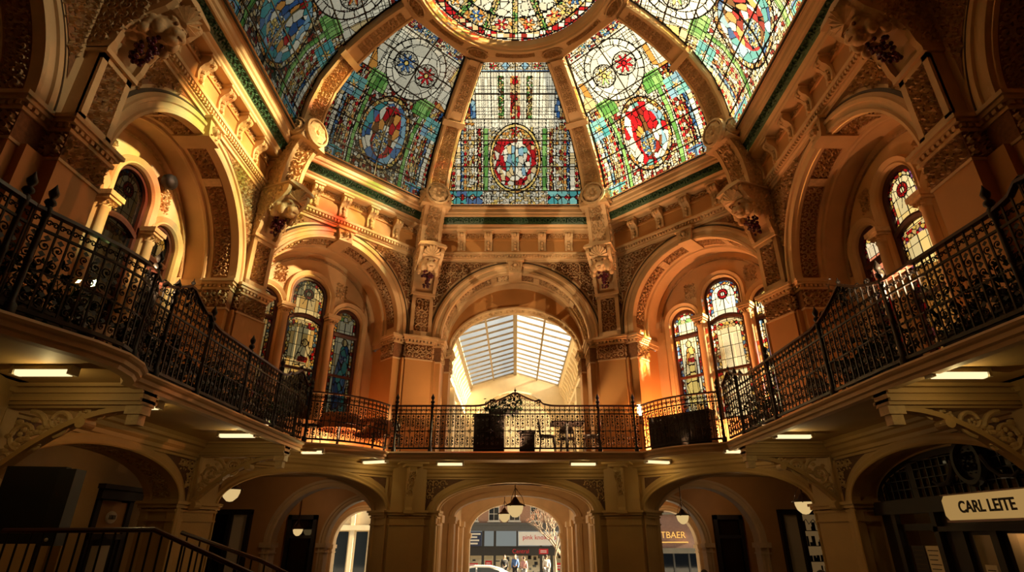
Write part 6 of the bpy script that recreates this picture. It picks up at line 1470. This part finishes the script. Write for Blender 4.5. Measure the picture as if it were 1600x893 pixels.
# gallery furniture
cabinet('tall dark cabinet behind the far railing left of centre', -.62, 4.85, 0, .72, .35, .92)
planter(-.28, 4.8, 0, 'planter of dark leaves on the cabinet by the crest', .7, .25, 3, ZG + .92, .12)
cabinet('low dark box behind the far railing at the crest', .28, 4.9, 0, .36, .3, .55, 'dark_box')
make_table('square table behind the far railing right of centre', 1.25, 5.0, None, square=True)
ch = make_chair('cafe_chair', 'bentwood chair left of the square table', .78, 5.15, pi / 2)
for x, y, a, lab in ((1.85, 5.1, -pi / 2, 'bentwood chair right of the square table'), (1.3, 5.5, 0, 'bentwood chair behind the square table'), (-2.95, 5.0, .3, 'bentwood chair at the orange table left of the far railing'), (-4.5, 3.72, 2.4, 'bentwood chair beside the second orange table'), (-5.3, 1.75, 0, 'bentwood chair by the left railing near the second pier'), (-5.3, .25, pi, 'bentwood chair halfway along the left railing'), (-5.3, -.85, 0, 'bentwood chair by the left railing below the dark windows'), (-5.3, -2.35, pi, 'bentwood chair behind the left railing near the bow'), (5.3, .75, 0, 'bentwood chair by the right railing near the red window'), (5.3, -.75, pi, 'bentwood chair halfway along the right railing')):
    copy_tree(ch, (x, y, ZG), a, lab)
make_table('round table left of the far railing', -3.35, 4.75, 'orange'); make_table('round table by the left diagonal windows', -3.95, 4.0, 'orange'); make_table('round table by the left railing', -5.3, 1.0); make_table('round table near the left bow', -5.3, -1.6); make_table('round table by the right railing', 5.3, 0.0)
cabinet('long dark sideboard behind the right bowed railing', 3.75, 4.05, -.79, 1.5, .3, .78, 'dark_sideboard')
for x, y, a, L, s, lab in ((-4.74, -3.6, pi / 2, 1.0, 1, 'planter of trailing leaves behind the bowed railing at the left edge'), (-4.74, -1.7, pi / 2, 1.2, 2, 'planter of trailing leaves behind the left railing below the dark windows'), (-4.74, .2, pi / 2, 1.1, 4, 'planter of trailing leaves halfway along the left railing'), (-4.74, 2.1, pi / 2, 1.0, 5, 'planter of trailing leaves behind the left railing at the second pier'), (4.74, 2.1, pi / 2, 1.0, 6, 'planter of leaves behind the right railing by the second pier'), (4.78, -1.6, pi / 2, 1.2, 7, 'planter of leaves behind the right railing below the yellow window'), (4.86, -3.4, pi / 2, 1.2, 8, 'planter of leaves behind the right railing at the picture edge')):
    planter(x, y, a, lab, L, .5, s)
street(); outside_blocks()
cl = {n: pbr('cloth_' + n, c, .85) for n, c in dict(blue=(.08, .16, .4), pale=(.6, .57, .52), dark=(.02, .02, .025), grey=(.25, .25, .27), pink=(.6, .3, .3)).items()}
person(-.75, 35.0, -.75, .2, 'person in a dark coat outside the shop door', cl['dark'], cl['dark'], 1.72); person(.0, 34.0, -.75, -.3, 'person in a blue top in front of the shop', cl['blue'], cl['dark'], 1.78)
person(.6, 33.5, -.75, 2.9, 'person in a pink top walking past the shop', cl['pink'], cl['grey'], 1.66); person(2.15, 34.0, -.75, 3.1, 'person in a pale jacket seen from behind near the tree', cl['pale'], cl['grey'], 1.75)
person(3.85, 4.0, 0, .4, 'silhouetted person in dark clothes under the right diagonal arch', cl['dark'], cl['dark'], 1.52); person(5.35, 2.2, 0, 1.0, 'silhouetted person in dark clothes by the right shop window', cl['dark'], cl['dark'], 1.60)

# ------------------------------------------------------------------ daylight and lamps
w = bpy.data.worlds.new('sky'); SC.world = w; w.use_nodes = True; nt = w.node_tree; nt.nodes.clear()
o = nt.nodes.new('ShaderNodeOutputWorld'); bg = nt.nodes.new('ShaderNodeBackground'); nt.links.new(bg.outputs[0], o.inputs[0])
tc = nt.nodes.new('ShaderNodeTexCoord'); dot = nt.nodes.new('ShaderNodeVectorMath'); dot.operation = 'DOT_PRODUCT'; dot.inputs[1].default_value = (.80, .20, .565)
nt.links.new(tc.outputs['Generated'], dot.inputs[0]); rp = nt.nodes.new('ShaderNodeValToRGB'); nt.links.new(dot.outputs['Value'], rp.inputs[0])
E_ = rp.color_ramp.elements; E_[0].position = 0.; E_[0].color = (.06, .066, .07, 1); E_[1].position = 1.; E_[1].color = (1.5, 1.4, 1.15, 1)
e = E_.new(.20); e.color = (.19, .20, .20, 1); e = E_.new(.42); e.color = (.72, .73, .69, 1); e = E_.new(.72); e.color = (1.0, .97, .86, 1)
bg.inputs[1].default_value = 1.1; nt.links.new(rp.outputs[0], bg.inputs[0])
sun = bpy.data.lights.new('sun', 'SUN'); sun.energy = 42; sun.color = (1, .80, .48); sun.angle = rad(2.5); so = bpy.data.objects.new('sun', sun); COL.objects.link(so)
SUND = Vector((-9.4, .45, -3.5)).normalized(); so.rotation_euler = SUND.to_track_quat('-Z', 'Y').to_euler()
WARM = (1, .68, .37)
# unseen fill spots added at gallery level to brighten the upper walls
for x in (-1.3, 0, 1.3): spot('gallery_fill', (x, 4.62, 4.0), (x * 1.3, 6.0, 8.8), 220, 110, WARM)
for s_ in (-1, 1):
    spot('gallery_fill', (s_ * 3.75, 3.85, 4.0), (s_ * 4.45, 4.45, 8.8), 300, 110, WARM); spot('gallery_fill', (s_ * 4.62, 1.8, 4.0), (s_ * 6, 1.8, 8.6), 150, 100, WARM)
    point('niche_lamp', (s_ * 4.1, 5.36, 4.04), 60 if s_ < 0 else 680, (1, .38, .14), 0); point('niche_lamp', (s_ * 6.7, .9, 4.05), 20, (1, .5, .2), 0)
point('sconce_lamp', (3.12, 5.5, 5.15), 30, (1, .5, .18), .0)
for s_ in (-1, 1):
    spot('cross_fill', (s_ * 4.75, -3.3, 4.6), (-s_ * 1.2, 5.8, 10.2), 1700, 46, WARM, 0, 1.); spot('cross_fill', (s_ * 4.75, -3.3, 4.6), (-s_ * 4.6, 4.4, 10.0), 420, 36, WARM, 0, 1.)  # added spots without fixtures, brightening the far frieze and upper walls
spot('dome_fill', (0, 4.5, 4.0), (0, 3.6, 12.0), 420, 84, WARM)  # added spot without a fixture, lifting the dome ribs
point('arch_lamp', (0, 7.0, 2.55), 60, (1, .65, .3), 0); point('passage_fill', (0, 13.5, 3.2), 90, (1, .72, .42), 0); point('arcade_fill', (0, 12.2, 4.6), 45, (1, .8, .55), 0)  # the passage and arcade points are added fill without fixtures
for s_ in (-1, 1): point('globe_lamp', (s_ * 5.75, 3.25, 2.5), 10, WARM, 0); point('lobby_fill', (s_ * 6.0, 7.2, 3.4), 8, WARM, 0); point('lobby_fill', (s_ * 7.0, 11, 3.3), 9, WARM, 0); point('lobby_fill', (s_ * 6.0, 14.6, 3.2), 40, WARM, 0)  # the lobby points are added fill to brighten the rooms behind the arches
point('shop_lamp', (6.75, -.4, 2.3), 4, WARM, 0); point('lobby_fill', (-6.6, 1.4, 3.4), 3, WARM, 0)
for x, y, a, L, lab in TL: point('tube_glow', (x, y, 3.62), 4.5 * L / .6, (1, .74, .30), 0)

cam = bpy.data.cameras.new('camera'); co = bpy.data.objects.new('camera', cam); COL.objects.link(co); SC.camera = co
cam.sensor_width = 36; cam.lens = 36 * 869 / 1600; cam.shift_x = -5 / 1600; cam.clip_end = 300; cam.clip_start = .05
co.location = (0, CAMY, EYE); co.rotation_euler = (rad(90 + 24.25), 0, 0)
SC.view_settings.view_transform = 'Standard'; SC.view_settings.look = 'None'; SC.view_settings.gamma = 1; SC.view_settings.use_curve_mapping = False; SC.view_settings.exposure = 0.0
SC.cycles.use_denoising = True; SC.cycles.max_bounces = 8; SC.cycles.diffuse_bounces = 4; SC.cycles.glossy_bounces = 3; SC.cycles.transparent_max_bounces = 24; SC.cycles.transmission_bounces = 4; SC.cycles.sample_clamp_indirect = 6
